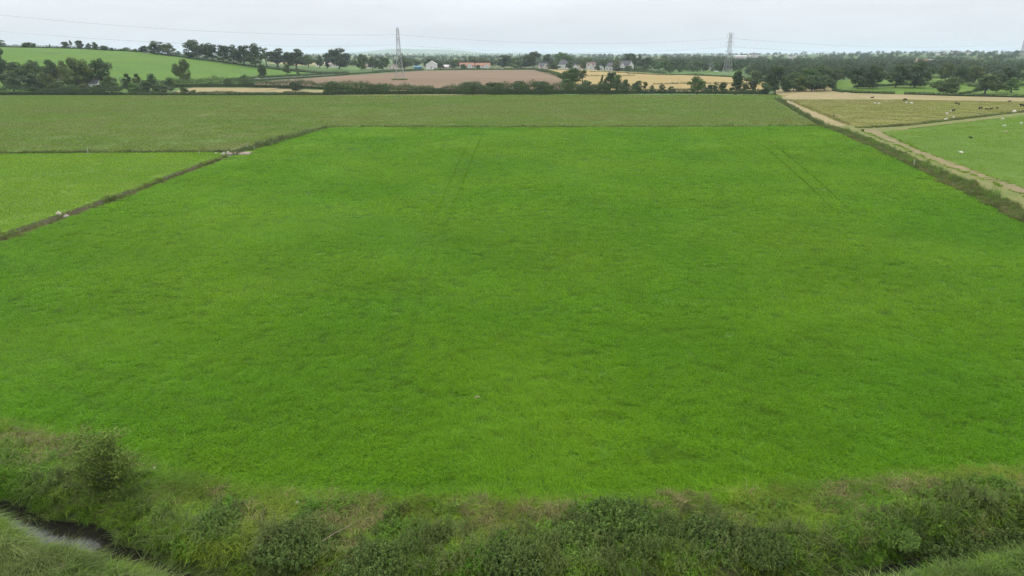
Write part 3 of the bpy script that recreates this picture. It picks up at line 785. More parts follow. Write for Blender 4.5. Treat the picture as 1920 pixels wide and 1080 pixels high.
drain_cover('verge_grass', 'ragged grass along the verges of the earth track, ditch side', TR_L, 0.8, 0.9, 0.15, 0.4, M['paddockblade'], 321, 0.05, zz=0)
drain_cover('verge_grass', 'ragged grass along the verges of the earth track, pasture side', TR_R, 0.8, 0.9, 0.12, 0.3, M['paddockblade'], 322, 0.05, zz=0)
drain_cover('verge_grass', 'pale dry grass blurring the edges of the straw coloured path', [gp(1592, 234), gp(1530, 208), gp(1478, 187)], 1.6, 1.2, 0.15, 0.4, M['paleblade2'], 323, 0.07, zz=0)
drain_cover('drain_weeds', 'scattered taller clumps of green weeds in the broad ditch beside the track', off_line(RD, 1.0), 2.2, 0.35, 0.8, 1.5, M['herb'], 324, weeds=True, zz=.2)
drain_cover('drain_grass', 'dark rough grass of the ditch closing the far end of the lush field', HD, 1.3, 1.6, 0.5, 0.95, M['ditchblade'], 305, 0.07)
drain_cover('drain_weeds', 'low dark weeds of the ditch closing the far end of the lush field', HD, 1.1, 0.9, 0.5, 1.0, M['weed'], 306, weeds=True)
drain_cover('drain_weeds', 'low dark weeds of the cross ditch behind the left meadow', LH, 1.4, 1.3, 0.5, 1.1, M['weed'], 307, weeds=True)
drain_cover('drain_grass', 'rough grass of the cross ditch behind the left meadow', LH, 1.6, 1.3, 0.4, 0.9, M['ditchblade'], 308, 0.06)
drain_cover('drain_weeds', 'dark growth in the narrow ditch beside the straw coloured path', RD2, 1.8, 1.4, 0.7, 1.6, M['weed'], 309, weeds=True)
drain_cover('drain_grass', 'rough growth of the ditch between the pale and the bright pasture', PL[:3], 1.6, 1.3, 0.5, 1.1, M['ditchblade'], 310, 0.08)

# ------------------------------------------------------------------ trees, shrubs, hedges
def leaf_cards(C, Nrm, size, rs, aspect=0.7):
    """rhombic leaf sprays at centres C facing roughly Nrm"""
    n = len(C)
    Nrm = Nrm + rs.normal(0, 0.55, (n, 3)); Nrm /= np.linalg.norm(Nrm, axis=1)[:, None] + 1e-9
    T = np.cross(Nrm, rs.normal(0, 1, (n, 3))); T /= np.linalg.norm(T, axis=1)[:, None] + 1e-9
    B = np.cross(Nrm, T); s = size * rs.uniform(0.6, 1.35, n)[:, None]
    V = np.stack([C - T * s * .5, C - B * s * .5 * aspect + Nrm * s * .08, C + T * s * .5, C + B * s * .5 * aspect + Nrm * s * .08], 1).reshape(-1, 3)
    return V
def leaf_mesh(name, V, lv, mat):
    me = mesh_np(name, V, np.arange(len(V)), 4)
    a = me.attributes.new('lv', 'FLOAT', 'POINT'); a.data.foreach_set('value', np.repeat(np.clip(lv, 0, 1), 4).astype(np.float32))
    me.materials.append(mat)
    return me
def crown_proto(seed, h, w, base, nlobe, nleaf, leaf, kind='round', gap=0.0):
    """crown and trunk meshes of a tree h tall and w wide; base = height where the crown starts"""
    rs = np.random.RandomState(seed)
    cz, rz, rx = (h + base) / 2, (h - base) / 2, w / 2
    lobes = []
    for k in range(nlobe):
        if kind == 'cone':
            f = (k + 0.5) / nlobe; z = base + (h - base) * f * 0.97; rr = rx * (1 - f) ** 0.8
            a = rs.uniform(0, 6.283); q = rr * rs.uniform(0.2, 0.65)
            lobes.append((np.array([math.cos(a) * q, math.sin(a) * q, z]), max(0.4, rr * rs.uniform(.5, .75)), 0.55))
        else:
            an = rs.uniform(0, 6.283)
            if kind == 'low':                      # leafy to the ground
                f = (k + rs.uniform(.1, .9)) / nlobe
                prof = math.sin(math.pi * min(1, 0.30 + 0.66 * f)) ** 0.6
                q = rx * prof * rs.uniform(.25, .8)
                c = np.array([math.cos(an) * q, math.sin(an) * q, base + (h - base) * (0.10 + 0.76 * f)])
            else:
                f = (k + rs.uniform(.1, .9)) / nlobe
                prof = math.sin(math.pi * min(1, 0.22 + 0.70 * f)) ** 0.7
                q = rx * prof * rs.uniform(.30, .86)
                c = np.array([math.cos(an) * q, math.sin(an) * q, base + (h - base) * (0.10 + 0.76 * f + rs.normal(0, .03))])
            lobes.append((c, rs.uniform(.27, .42) * min(rx, rz * 1.1), rs.uniform(.6, .9)))
    if kind != 'cone': lobes.append((np.array([0, 0, cz]), 0.5 * min(rx, rz), 0.9))
    vol = np.array([l[1] ** 2 for l in lobes]); per = (vol / vol.sum() * nleaf).astype(int) + 4
    C, Nn, lv = [], [], []
    for (c, r, sq), n in zip(lobes, per):
        d = rs.normal(0, 1, (n, 3)); d /= np.linalg.norm(d, axis=1)[:, None]
        rad = r * rs.uniform(0.35, 1.0, n) ** 0.6 * (1 + rs.normal(0, .08, n))
        p = c + d * rad[:, None] * np.array([1, 1, sq])
        C.append(p); Nn.append(d + np.array([0, 0, 0.5])); lv.append(np.full(n, rs.uniform(.15, .75)) + rs.normal(0, .2, n))
    C, Nn, lv = np.concatenate(C), np.concatenate(Nn), np.concatenate(lv)
    k = C[:, 2] > base * 0.75
    V = leaf_cards(C[k], Nn[k], leaf, rs)
    cm = leaf_mesh('crown', V, lv[k], M['leaf'])
    t = MB(); tr = h * 0.028
    top = base + (h - base) * (0.9 if kind == 'cone' else 0.45)
    pts = [(0, 0, -0.6), (0, 0, 0.3), (rs.normal(0, .1), rs.normal(0, .1), base * .8), (rs.normal(0, .25), rs.normal(0, .25), top)]
    t.path(pts, [tr * 1.5, tr * 1.1, tr * .8, tr * .35], 7)
    for (c, r, sq) in lobes[:9]:
        st = Vector(pts[2]).lerp(Vector(pts[3]), rs.uniform(0, .7))
        mid = st.lerp(Vector(c), .5) + Vector((0, 0, -0.03 * h))
        t.path([st, mid, Vector(c)], [tr * .45, tr * .28, tr * .1], 5)
    tm = bpy.data.meshes.new('trunk'); tm.from_pydata(t.v, [], t.f); tm.update(); tm.materials.append(M['bark'])
    return cm, tm, h, w
PROTO = {
    'oak': [crown_proto(s, 12, 15, 1.0, 26, 4200, 0.72) for s in (1, 2, 3, 4)],
    'ash': [crown_proto(s, 12, 9.5, 1.2, 22, 3000, 0.60) for s in (11, 12, 13, 14)],
    'stand': [crown_proto(s, 14, 9, 2.0, 22, 3200, 0.65) for s in (21, 22, 23, 24)],
    'thin': [crown_proto(s, 10, 5.5, 3.6, 11, 800, 0.55) for s in (31, 32)],
    'slim': [crown_proto(s, 9, 4.2, 0.1, 16, 1600, 0.5, 'low') for s in (41, 42, 43)],
    'bush': [crown_proto(s, 4.0, 5.0, 0.0, 18, 1700, 0.40, 'low') for s in (51, 52, 53, 54)],
    'conifer': [crown_proto(s, 14, 7, 0.6, 26, 2400, 0.6, 'cone') for s in (61, 62)],
}
TREE_RS = random.Random(99)
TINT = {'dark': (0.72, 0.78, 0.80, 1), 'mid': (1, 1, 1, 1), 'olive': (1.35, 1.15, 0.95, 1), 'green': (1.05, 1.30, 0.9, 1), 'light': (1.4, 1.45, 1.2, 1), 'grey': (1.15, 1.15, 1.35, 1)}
def tree(kind, px, top, width, Y, label, group=None, tint='mid', cat='tree', sink=0.2, name=None):
    """a tree at distance Y whose top and width are measured on the photograph"""
    p = atY(px, 100, Y); x = p.x
    z = float(zt(x, Y)) - sink
    ht = atY(px, top, Y).z
    h = max(ht - z, 1.0)
    wd = width / F_PX * (Y * CP - (ht - HC) * SP)
    if kind == 'stand': wd *= 1.22
    cm, tm, h0, w0 = TREE_RS.choice(PROTO[kind])
    nm = name or {'bush': 'shrub', 'conifer': 'conifer_tree', 'oak': 'oak_tree', 'thin': 'slender_tree'}.get(kind, 'broadleaf_tree')
    r = empty(nm, (x, Y, z), TREE_RS.uniform(0, 6.28), (wd / w0 * 1.12, wd / w0 * 1.12, h / h0 * 1.01))
    tag(r, label, cat, group)
    c = bpy.data.objects.new('crown', cm); col.objects.link(c); c.parent = r
    q = TINT[tint]; v = TREE_RS.uniform(.88, 1.12); c.color = (q[0] * v, q[1] * v, q[2] * v, 1)
    t = bpy.data.objects.new('trunk', tm); col.objects.link(t); t.parent = r
    return r
ORD = ['first', 'second', 'third', 'fourth', 'fifth', 'sixth', 'seventh', 'eighth', 'ninth', 'tenth', 'eleventh', 'twelfth', 'thirteenth', 'fourteenth', 'fifteenth', 'sixteenth', 'seventeenth',
       'eighteenth', 'nineteenth', 'twentieth']

# along the hedge on the green hill's crest
CR = 'trees along the hill crest'
for kind, px, top, w, lab, tint in [
    ('ash', 4, 73, 17, 'small ragged tree at the very top of the green hill, left edge of the photo', 'mid'),
    ('bush', 58, 79, 30, 'low rounded bush standing behind the crest hedge of the green hill', 'mid'),
    ('conifer', 96, 81, 5, 'tiny pointed shrub poking above the crest hedge of the green hill', 'grey'),
    ('stand', 126, 77, 12, 'small round tree left of the thin one on the hill crest', 'dark'),
    ('thin', 135, 75, 7, 'thinnest bare-stemmed tree on the hill crest', 'dark'),
    ('stand', 152, 74, 13, 'lone wind-leaning tree with round head on the hill crest', 'dark'),
    ('ash', 168, 80, 10, 'small dark tree touching a rounder one on the hill crest', 'dark'),
    ('ash', 180, 78, 14, 'round tree right of the small dark one on the hill crest', 'mid'),
    ('ash', 197, 85, 18, 'low broad tree on the descending crest hedge', 'mid'),
    ('bush', 211, 89, 8, 'little bush right of the low broad tree on the crest hedge', 'dark'),
    ('oak', 272, 85, 19, 'dark dome-shaped tree, left one of three tall trees above the crest hedge', 'dark'),
    ('stand', 296, 77, 26, 'tallest airy tree of the three above the crest hedge', 'mid'),
    ('stand', 315, 81, 20, 'loose tree, right one of the three tall trees above the crest hedge', 'olive')]:
    tree(kind, px, top, w, 750, lab, CR, tint)
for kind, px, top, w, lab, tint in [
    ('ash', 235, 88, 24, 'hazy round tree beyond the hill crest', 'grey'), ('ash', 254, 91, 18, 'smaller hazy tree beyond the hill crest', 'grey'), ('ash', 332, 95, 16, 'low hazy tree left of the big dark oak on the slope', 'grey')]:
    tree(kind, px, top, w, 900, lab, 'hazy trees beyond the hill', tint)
# the dark row coming down the slope
ROW = [('oak', 368, 73, 48), ('stand', 397, 81, 25), ('stand', 417, 82, 22), ('stand', 436, 84, 21), ('stand', 455, 82, 24), ('stand', 476, 82, 28)]
RLAB = ['big broad dark oak at the upper end of the tree row on the slope', 'dark tree next below the broad oak in the slope row', 'dark slim-stemmed tree, second below the broad oak in the slope row',
        'dark tree in the middle of the slope row', 'dark tree just above the tallest end of the slope row', 'dense dark tree ending the upper block of the slope row']
for (k, px, top, w), lab in zip(ROW, RLAB): tree(k, px, top, w, 752 if px < 400 else 742, lab, 'dark tree row on the slope', 'dark')
ROW2 = [('thin', 497, 89, 17, 'olive', 'thin pale see-through tree in the gap of the slope row'), ('stand', 518, 90, 30, 'dark', 'dark heavy tree right of the pale thin one'),
        ('ash', 538, 96, 18, 'dark', 'narrow dark tree between two heavy ones on the lower slope'), ('stand', 553, 91, 30, 'dark', 'dark round-headed tree with bare trunk low on the slope'),
        ('ash', 576, 102, 22, 'mid', 'small rounded tree left of the grazing strip beyond the lane'), ('ash', 597, 102, 17, 'mid', 'small tree beside the pale farmhouse beyond the lane'),
        ('slim', 611, 96, 14, 'dark', 'narrow spire-like tree left of the big dark tree by the lane'), ('oak', 634, 89, 46, 'dark', 'biggest dark tree beside the lane, left of the first pylon'),
        ('oak', 676, 101, 26, 'mid', 'tree with tan tinted top right of the biggest dark tree'), ('ash', 697, 107, 18, 'dark', 'dark low tree between the tan one and the round one'),
        ('oak', 717, 106, 26, 'green', 'round green tree just left of the first pylon'), ('ash', 757, 104, 26, 'mid', 'mid green tree behind the first pylon')]
for k, px, top, w, tint, lab in ROW2: tree(k, px, top, w, 800 if px < 570 else 900, lab, 'trees along the lane', tint)
# standing in or below the hill pasture
for k, px, top, w, Y, tint, lab in [
    ('oak', 336, 109, 34, 560, 'olive', 'lone loose tree standing against the green hillside'), ('bush', 486, 119, 20, 640, 'mid', 'round bushy tree beside the white car on the lane'),
    ('ash', 534, 119, 16, 690, 'mid', 'small tree at the foot of the hill pasture, right of the round bushy one'), ('slim', 556, 128, 8, 690, 'mid', 'slim small tree at the lower tip of the hill pasture'),
    ('ash', 452, 139, 15, 545, 'olive', 'small wispy tree in the hedge left of the white car'), ('ash', 420, 146, 16, 540, 'mid', 'small bushy tree in the hedge below the hill pasture')]:
    tree(k, px, top, w, Y, lab, None, tint)
# big cluster at the left
CL = [('oak', -6, 86, 40, 520, 'dark', 'tall dark tree cut by the left edge of the photo'), ('ash', 24, 113, 42, 515, 'dark', 'dark tree second from the left edge, below the hill'),
      ('oak', 54, 111, 40, 520, 'mid', 'broad green tree left of the farmhouse among the trees'), ('ash', 88, 109, 30, 525, 'dark', 'upright dark tree just above the orange roofed farmhouse'),
      ('oak', 108, 112, 26, 528, 'olive', 'smaller olive tree beside the big olive one'), ('oak', 134, 107, 62, 500, 'olive', 'biggest olive domed tree in front of the white farmhouse'),
      ('oak', 181, 108, 50, 512, 'dark', 'dark green tree leaning right against the hillside'), ('ash', 45, 136, 40, 475, 'dark', 'nearly black dense tree low in the left cluster'),
      ('ash', 10, 131, 40, 480, 'grey', 'greyish loose tree low at the left edge'), ('oak', 72, 136, 36, 485, 'olive', 'olive bush-like tree right of the nearly black one'),
      ('bush', 98, 150, 36, 470, 'mid', 'rounded green shrub below the orange roofed farmhouse'), ('bush', 124, 158, 30, 466, 'green', 'pale green shrub under the big olive tree'),
      ('ash', 148, 157, 30, 466, 'olive', 'grey brown shrub under the big olive tree'), ('bush', 172, 158, 28, 466, 'mid', 'dark mid-sized shrub left of the narrow gap'),
      ('ash', 196, 141, 36, 470, 'light', 'light green bushy tree beside the gap in the hedge'),
      ('slim', 229, 135, 17, 500, 'dark', 'dark upright shrub at the foot of the hillside'), ('slim', 248, 135, 16, 500, 'olive', 'slim olive shrub right of the dark upright one'),
      ('ash', 275, 137, 19, 495, 'dark', 'round dark shrub below the open hillside'), ('ash', 309, 144, 20, 490, 'mid', 'small shrub left of the lone loose tree'),
      ('bush', 240, 154, 34, 470, 'green', 'wide shrub in the front hedge, left of a wider dark one'), ('bush', 262, 152, 34, 468, 'mid', 'wide shrub in the front hedge below the slim olive one'),
      ('bush', 290, 157, 44, 466, 'mid', 'widest shrub in the front hedge at its bend')]
for k, px, top, w, Y, tint, lab in CL: tree(k, px, top, w, Y, lab, 'tree cluster below the hill' if k != 'bush' else 'shrubs below the hill', tint, 'shrub' if k == 'bush' else 'tree')
# growing in or behind the long hedge, left to right
HG = [('bush', 334, 163, 20, 456, 'mid', 'small bush at the left end of the yellow strip'), ('bush', 352, 168, 16, 455, 'mid', 'low bush between the yellow strip and the field'),
      ('ash', 618, 152, 32, 470, 'dark', 'dark rounded tree in the long hedge below the ploughed field'), ('bush', 543, 152, 16, 500, 'dark', 'dark bush in the rear hedge at the lane corner'),
      ('slim', 555, 149, 12, 500, 'mid', 'upright bush in the rear hedge, right of the dark one'),
      ('slim', 651, 156, 12, 470, 'mid', 'small pointed bush right of the dark rounded hedge tree'), ('slim', 700, 157, 14, 470, 'mid', 'bush below the left foot of the first pylon'),
      ('ash', 719, 155, 18, 470, 'green', 'pale green bush in the hedge below the first pylon'), ('bush', 885, 152, 54, 476, 'mid', 'broad hedge mound left of the ploughed field corner'),
      ('bush', 925, 153, 60, 476, 'dark', 'broad mound of dark scrub in the hedge, middle of the far side'), ('bush', 976, 151, 44, 478, 'mid', 'rounded mound of scrub right of the darkest one'),
      ('bush', 1018, 152, 56, 478, 'dark', 'long dark mound of scrub below the ploughed field corner'), ('oak', 1072, 126, 46, 560, 'green', 'bright green spreading tree between ploughed field and wheat'),
      ('thin', 1094, 129, 20, 560, 'mid', 'bare-stemmed tree right of the bright green spreading one'), ('ash', 1066, 146, 30, 500, 'green', 'light green bush at the ploughed field corner'),
      ('bush', 1100, 150, 44, 478, 'mid', 'rounded scrub mound left of the wheat view'), ('bush', 1140, 153, 40, 478, 'mid', 'scrub mound beneath the slender wheat trees'),
      ('thin', 1130, 138, 8, 480, 'olive', 'very slender sapling against the wheat'), ('stand', 1147, 132, 20, 484, 'dark', 'dark slender-stemmed tree against the wheat'),
      ('ash', 1159, 138, 26, 482, 'light', 'light green leafy tree against the wheat'), ('bush', 1176, 147, 16, 480, 'mid', 'brownish bush right of the light green leafy tree'),
      ('ash', 1198, 150, 24, 474, 'dark', 'dark bushy tree at the hedge below the wheat'), ('thin', 1214, 152, 13, 474, 'olive', 'forked thin tree next to the dark bushy one'),
      ('slim', 1226, 158, 13, 474, 'mid', 'upright bush, left one of a small bunch by the wheat'), ('slim', 1246, 157, 16, 474, 'dark', 'upright bush, middle one of a small bunch by the wheat'),
      ('slim', 1264, 161, 18, 474, 'mid', 'upright bush, right one of a small bunch by the wheat'), ('ash', 1313, 141, 34, 474, 'green', 'autumn-flecked full tree by the wheat, left of the second pylon'),
      ('bush', 1336, 158, 20, 474, 'mid', 'low bush between the full tree and the ragged ones'), ('slim', 1348, 152, 14, 474, 'mid', 'ragged upright bush below the second pylon'),
      ('slim', 1363, 152, 18, 474, 'dark', 'dark ragged bush right below the second pylon'), ('slim', 1387, 129, 24, 476, 'dark', 'tall dark narrow tree right of the second pylon'),
      ('ash', 1388, 128, 16, 500, 'light', 'light green tree top behind the tall dark narrow tree'), ('bush', 1403, 155, 20, 474, 'olive', 'reddish bush right of the tall dark narrow tree'),
      ('slim', 1417, 148, 18, 474, 'dark', 'upright bush at the right end of the wheat'), ('ash', 1444, 153, 24, 462, 'mid', 'grey green bush at the corner of the far pasture'),
      ('oak', 1462, 123, 50, 480, 'dark', 'big dark tree at the corner where the straw path begins'), ('bush', 1420, 131, 34, 560, 'mid', 'rounded bush behind the wheat near the big dark tree')]
for k, px, top, w, Y, tint, lab in HG: tree(k, px, top, w, Y, lab, 'shrubs in the long hedge' if k in ('bush', 'slim') else 'trees by the long hedge', tint, 'shrub' if k in ('bush', 'slim') else 'tree')
# spinney behind the straw field
SPN = [(1496, 133, 40, 500, 'mid'), (1520, 126, 46, 520, 'green'), (1545, 122, 46, 540, 'mid'), (1566, 127, 36, 550, 'mid'), (1506, 143, 40, 492, 'olive'), (1530, 140, 46, 494, 'dark'), (1556, 140, 40, 500, 'dark'),
       (1484, 150, 26, 486, 'green'), (1576, 128, 30, 575, 'olive'), (1590, 124, 34, 620, 'dark')]
SL = ['left front tree of the spinney behind the stubble, beside the big dark tree', 'brighter rounded tree topping the left half of the spinney', 'highest broad tree topping the spinney behind the stubble', 'tree topping the right half of the spinney',
      'olive low tree at the front of the spinney', 'dark low tree at the front middle of the spinney', 'dark low tree at the right front of the spinney', 'small green bush at the left foot of the spinney', 'olive tree at the right rear of the spinney', 'dark tree right behind the spinney']
for (px, top, w, Y, t), lab in zip(SPN, SL): tree('oak', px, top, w, Y, lab, 'spinney behind the stubble', t)
# oaks of the meadows on the right
OK_ = [('oak', 1618, 122, 40, 520, 'dark', 'left of the pair of big oaks in the green meadow'), ('oak', 1646, 121, 44, 520, 'dark', 'right of the pair of big oaks in the green meadow'),
       ('ash', 1690, 118, 42, 530, 'dark', 'tall oak with a clear trunk between two oak pairs'), ('oak', 1727, 115, 56, 528, 'dark', 'widest oak standing on the meadow hedge'),
       ('oak', 1782, 116, 32, 600, 'olive', 'smaller oak behind the lone meadow oak'), ('oak', 1808, 121, 36, 560, 'dark', 'dark oak directly behind the lone meadow oak'),
       ('oak', 1838, 122, 46, 570, 'olive', 'olive oak right of the dark one behind the lone oak'), ('oak', 1790, 143, 54, 455, 'mid', 'lone meadow oak with a low sweeping branch by the hedge'),
       ('stand', 1862, 138, 34, 462, 'mid', 'oak with a bare trunk by the dark hedge, right of the lone oak'), ('stand', 1884, 151, 18, 480, 'olive', 'small thin-crowned tree right of the bare trunked oak'),
       ('stand', 1912, 145, 26, 478, 'green', 'pale green young tree at the right edge of the meadow'), ('oak', 1900, 125, 56, 545, 'dark', 'dark spreading oak behind the pale young tree'),
       ('oak', 1950, 128, 50, 560, 'dark', 'dark oak cut by the right edge of the photo')]
for k, px, top, w, Y, t, lab in OK_: tree(k, px, top, w, Y, lab, 'meadow oaks', t)
# around the houses
HS = [('oak', 853, 111, 18, 1060, 'olive', 'yellow green tree between the white barn and the red roofed bungalows'), ('oak', 804, 109, 22, 1010, 'dark', 'dark tree at the left behind the white barn'),
      ('ash', 825, 115, 15, 940, 'dark', 'dark purple bush right of the white barn'), ('oak', 883, 106, 30, 1090, 'mid', 'green tree behind the left red roofed bungalow'), ('oak', 905, 107, 22, 1100, 'olive', 'olive tree behind the gap between the bungalows'),
      ('oak', 945, 102, 34, 1000, 'dark', 'dark domed tree above the parked cars'), ('oak', 966, 106, 30, 990, 'green', 'green tree right of the dark domed one above the cars'),
      ('bush', 970, 113, 30, 960, 'grey', 'grey green willow bush at the corner of the ploughed field'), ('oak', 1000, 95, 34, 1010, 'dark', 'tallest dark tree left of the pink house'),
      ('ash', 1026, 100, 22, 1030, 'mid', 'pointed tree behind the pink house'), ('oak', 1054, 97, 42, 1050, 'green', 'large green domed tree behind the hip roofed house'),
      ('oak', 985, 101, 26, 1000, 'mid', 'tree between the green one and the tallest dark one'), ('bush', 1038, 117, 26, 930, 'mid', 'garden bush between the pink house and the hip roofed house'),
      ('oak', 1180, 99, 40, 1050, 'dark', 'dark tree rising behind the largest house'), ('conifer', 1200, 101, 26, 960, 'dark', 'pointed dark conifer right behind the largest house'),
      ('oak', 1212, 107, 34, 930, 'dark', 'dark spreading tree right of the largest house'), ('oak', 1238, 113, 34, 900, 'green', 'round green tree at the right end of the houses'),
      ('oak', 1100, 107, 30, 1050, 'mid', 'low tree behind the arched gable house'), ('oak', 1135, 110, 26, 1040, 'mid', 'low tree behind the small dark roofed house'), ('bush', 1200, 124, 40, 860, 'mid', 'wide garden shrub right of the largest house'),
  ('bush', 868, 120, 16, 930, 'mid', 'garden shrub in front of the left red roofed bungalow'), ('bush', 896, 121, 14, 930, 'dark', 'dark garden shrub in the gap between the red roofed bungalows'), ('ash', 1068, 114, 16, 905, 'mid', 'garden tree between the hip roofed house and the small gabled one'),
      ('ash', 1096, 112, 15, 905, 'olive', 'olive garden tree left of the house with twin gables'), ('bush', 1121, 122, 14, 880, 'mid', 'shrub right of the house with twin gables'), ('ash', 1134, 114, 14, 905, 'dark', 'dark garden tree right of the tiny gabled cottage'), ('ash', 1157, 110, 15, 880, 'olive', 'bare topped tree left of the largest house'),
      ('bush', 1180, 123, 22, 862, 'mid', 'shrub below the right gable of the largest house'), ('bush', 1160, 125, 20, 862, 'dark', 'dark shrub below the left gable of the largest house'), ('ash', 848, 114, 14, 940, 'dark', 'dark garden tree right of the pale bungalow by the barn'),
          ('oak', 1292, 115, 15, 850, 'mid', 'small round tree in the pasture left of its twin'), ('oak', 1322, 116, 20, 830, 'dark', 'round dark tree beside the pasture cottage'), ('ash', 1246, 103, 16, 1200, 'olive', 'tall loose tree far behind the round green one')]
for k, px, top, w, Y, t, lab in HS: tree(k, px, top, w, Y, lab, 'garden trees', t, 'shrub' if k == 'bush' else 'tree')

def hedge(label, pts, w, h, leaf=0.45, dens=26, tint='mid', hv=0.5, name='hedge', seed=0):
    """leafy hedge following a line on the terrain: its own crown of leaves and a woody base"""
    rs = np.random.RandomState(seed + int(abs(pts[0][0]) * 7 + abs(pts[0][1])) % 9999)
    P = np.array([(p[0], p[1]) for p in pts], float); seg = np.hypot(*(P[1:] - P[:-1]).T); tot = seg.sum()
    n = int(tot * dens * 1.5); s = rs.uniform(0, tot, n); cs = np.concatenate([[0], np.cumsum(seg)]); i = np.clip(np.searchsorted(cs, s) - 1, 0, len(seg) - 1)
    t = (s - cs[i]) / seg[i]; dd = (P[1:] - P[:-1]) / seg[:, None]
    hh = h * (1 - hv + 2 * hv * fbm(s, s * 0 + seed, 9, 5 + seed, 3)) ; ww = w * (0.75 + 0.5 * vnoise(s, s * 0, 6, 6 + seed))
    a = rs.uniform(-0.15, math.pi + 0.15, n); rr = rs.uniform(0.6, 1.0, n)
    o = np.cos(a) * ww / 2 * rr; zz = np.clip(np.abs(np.sin(a)) ** 0.5 * (0.35 + 0.65 * rr) * rs.uniform(0.75, 1.0, n), 0.03, 1) * hh
    x = P[i, 0] + (P[i + 1, 0] - P[i, 0]) * t + dd[i, 1] * o; y = P[i, 1] + (P[i + 1, 1] - P[i, 1]) * t - dd[i, 0] * o
    z = zt(x, y) + zz - 0.1
    nr = np.stack([dd[i, 1] * np.cos(a), -dd[i, 0] * np.cos(a), np.abs(np.sin(a)) + .3], -1)
    c0 = np.array([P[0, 0], P[0, 1], float(zt(P[0, 0], P[0, 1]))])
    V = leaf_cards(np.stack([x, y, z], -1) - c0, nr, leaf, rs)
    me = leaf_mesh('foliage', V, 0.2 + 0.6 * fbm(s, o, 4, 8 + seed) + rs.normal(0, .15, n), M['hedgeleaf'])
    r = empty(name, tuple(c0)); tag(r, label, 'hedge')
    f = bpy.data.objects.new('foliage', me); col.objects.link(f); f.parent = r
    q = TINT[tint]; f.color = q
    m = MB()                                                    # dense woody heart
    k = max(2, int(tot / 6)); sv = np.linspace(0, tot, k); px_ = np.interp(sv, cs, P[:, 0]); py_ = np.interp(sv, cs, P[:, 1])
    for j in range(k - 1):
        A = Vector((px_[j], py_[j], float(zt(px_[j], py_[j])))) - Vector(c0); B = Vector((px_[j + 1], py_[j + 1], float(zt(px_[j + 1], py_[j + 1])))) - Vector(c0)
        dv = (B - A); nv = Vector((dv.y, -dv.x, 0)).normalized() * w * 0.22; up = Vector((0, 0, h * 0.42 * (1 - hv * .6)))
        m.add([A - nv, A + nv, A + nv * .6 + up, A - nv * .6 + up, B - nv, B + nv, B + nv * .6 + up, B - nv * .6 + up], [(0, 4, 7, 3), (5, 1, 2, 6), (3, 7, 6, 2), (0, 3, 2, 1), (4, 5, 6, 7)])
    hm = m.build('inner_growth', M['hedgeleaf'], r); hm.color = q
    return r
X = lambda px, Y: (atY(px, 100, Y).x, Y)
hedge('dark front hedge along the far side of the rough pasture, left end', [X(-120, 452), X(60, 455), X(215, 455)], 4, 5.8, 0.5, 83, 'dark', 0.6, seed=1)
hedge('front hedge from the widest shrub past the yellow strip', [X(215, 456), X(330, 453), X(430, 452), X(600, 456)], 3.0, 2.3, 0.5, 63, 'mid', 0.55, seed=2)
hedge('long front hedge below the ploughed field and the first pylon', [X(600, 456), X(760, 460), X(900, 462), X(1060, 462)], 6, 7.8, 0.55, 112, 'mid', 0.55, seed=3)
hedge('front hedge below the wheat as far as the saplings', [X(1060, 464), X(1130, 466), X(1200, 466)], 6, 7.6, 0.55, 105, 'mid', 0.55, seed=4)
hedge('low gappy front hedge below the wheat, right half', [X(1200, 467), X(1320, 468), X(1450, 462)], 3.5, 3.4, 0.5, 57, 'dark', 0.7, seed=5)
hedge('rear hedge below the green hillside', [X(215, 512), X(330, 526), X(420, 532), X(470, 536)], 4, 8.2, 0.55, 78, 'mid', 0.6, seed=6)
hedge('rear hedge between the pale strips and the ploughed field', [X(455, 532), X(540, 526), X(620, 508), X(720, 488)], 4, 6.2, 0.55, 71, 'mid', 0.6, seed=7)
hedge('dark hedge along the crest of the green hill', [(-900, 772), (-620, 772), (-520, 767), (-420, 767), (-330, 748), (-238, 748), G(655, 138.5)], 3, 3.2, 0.6, 18, 'dark', 0.25, seed=8)
hedge('trimmed hedge on the hill side of the lane', [G(430, 150.5), G(480, 146.5), G(560, 142.3), G(650, 136.8)], 2, 2.2, 0.5, 20, 'dark', 0.2, seed=9)
hedge('trimmed hedge between the lane and the ploughed field', [G(470, 152.5), G(560, 146.5), G(660, 139.5), G(715, 136)], 2, 2.2, 0.5, 20, 'mid', 0.2, seed=10)
hedge('dark hedge topping the ploughed field, left of the gap', [G(700, 136.5), G(740, 134.5), G(795, 131.5)], 2.5, 3.0, 0.6, 20, 'mid', 0.3, seed=11)
hedge('dark hedge topping the ploughed field below the bungalows', [G(813, 131.5), G(893, 130.8), G(905, 130.8), G(1003, 130.8)], 2.5, 3.0, 0.6, 20, 'mid', 0.3, seed=12)
hedge('hedge dropping between the ploughed field and the wheat', [G(1004, 131.5), G(1030, 136), G(1050, 143), G(1057, 149)], 4, 3.2, 0.55, 36, 'mid', 0.4, seed=13)
hedge('broken low hedge across the wheat, upper one', [G(1105, 135), G(1125, 134.5), G(1180, 137)], 2, 1.4, 0.5, 9, 'dark', 0.9, seed=14)
hedge('broken low hedge across the wheat, middle one', [G(1100, 143), G(1150, 142.5), G(1190, 142)], 2, 1.5, 0.5, 9, 'dark', 0.9, seed=15)
hedge('dark low hedge between the wheat and the pasture behind it', [G(1175, 137.6), G(1250, 141), G(1300, 140.3), G(1390, 146), G(1440, 152)], 2, 1.5, 0.5, 14, 'dark', 0.6, seed=16)
hedge('broken low hedge across the wheat, right hand one', [G(1225, 158), G(1290, 157), G(1380, 156.5), G(1420, 158)], 2, 1.3, 0.5, 9, 'dark', 0.9, seed=17)
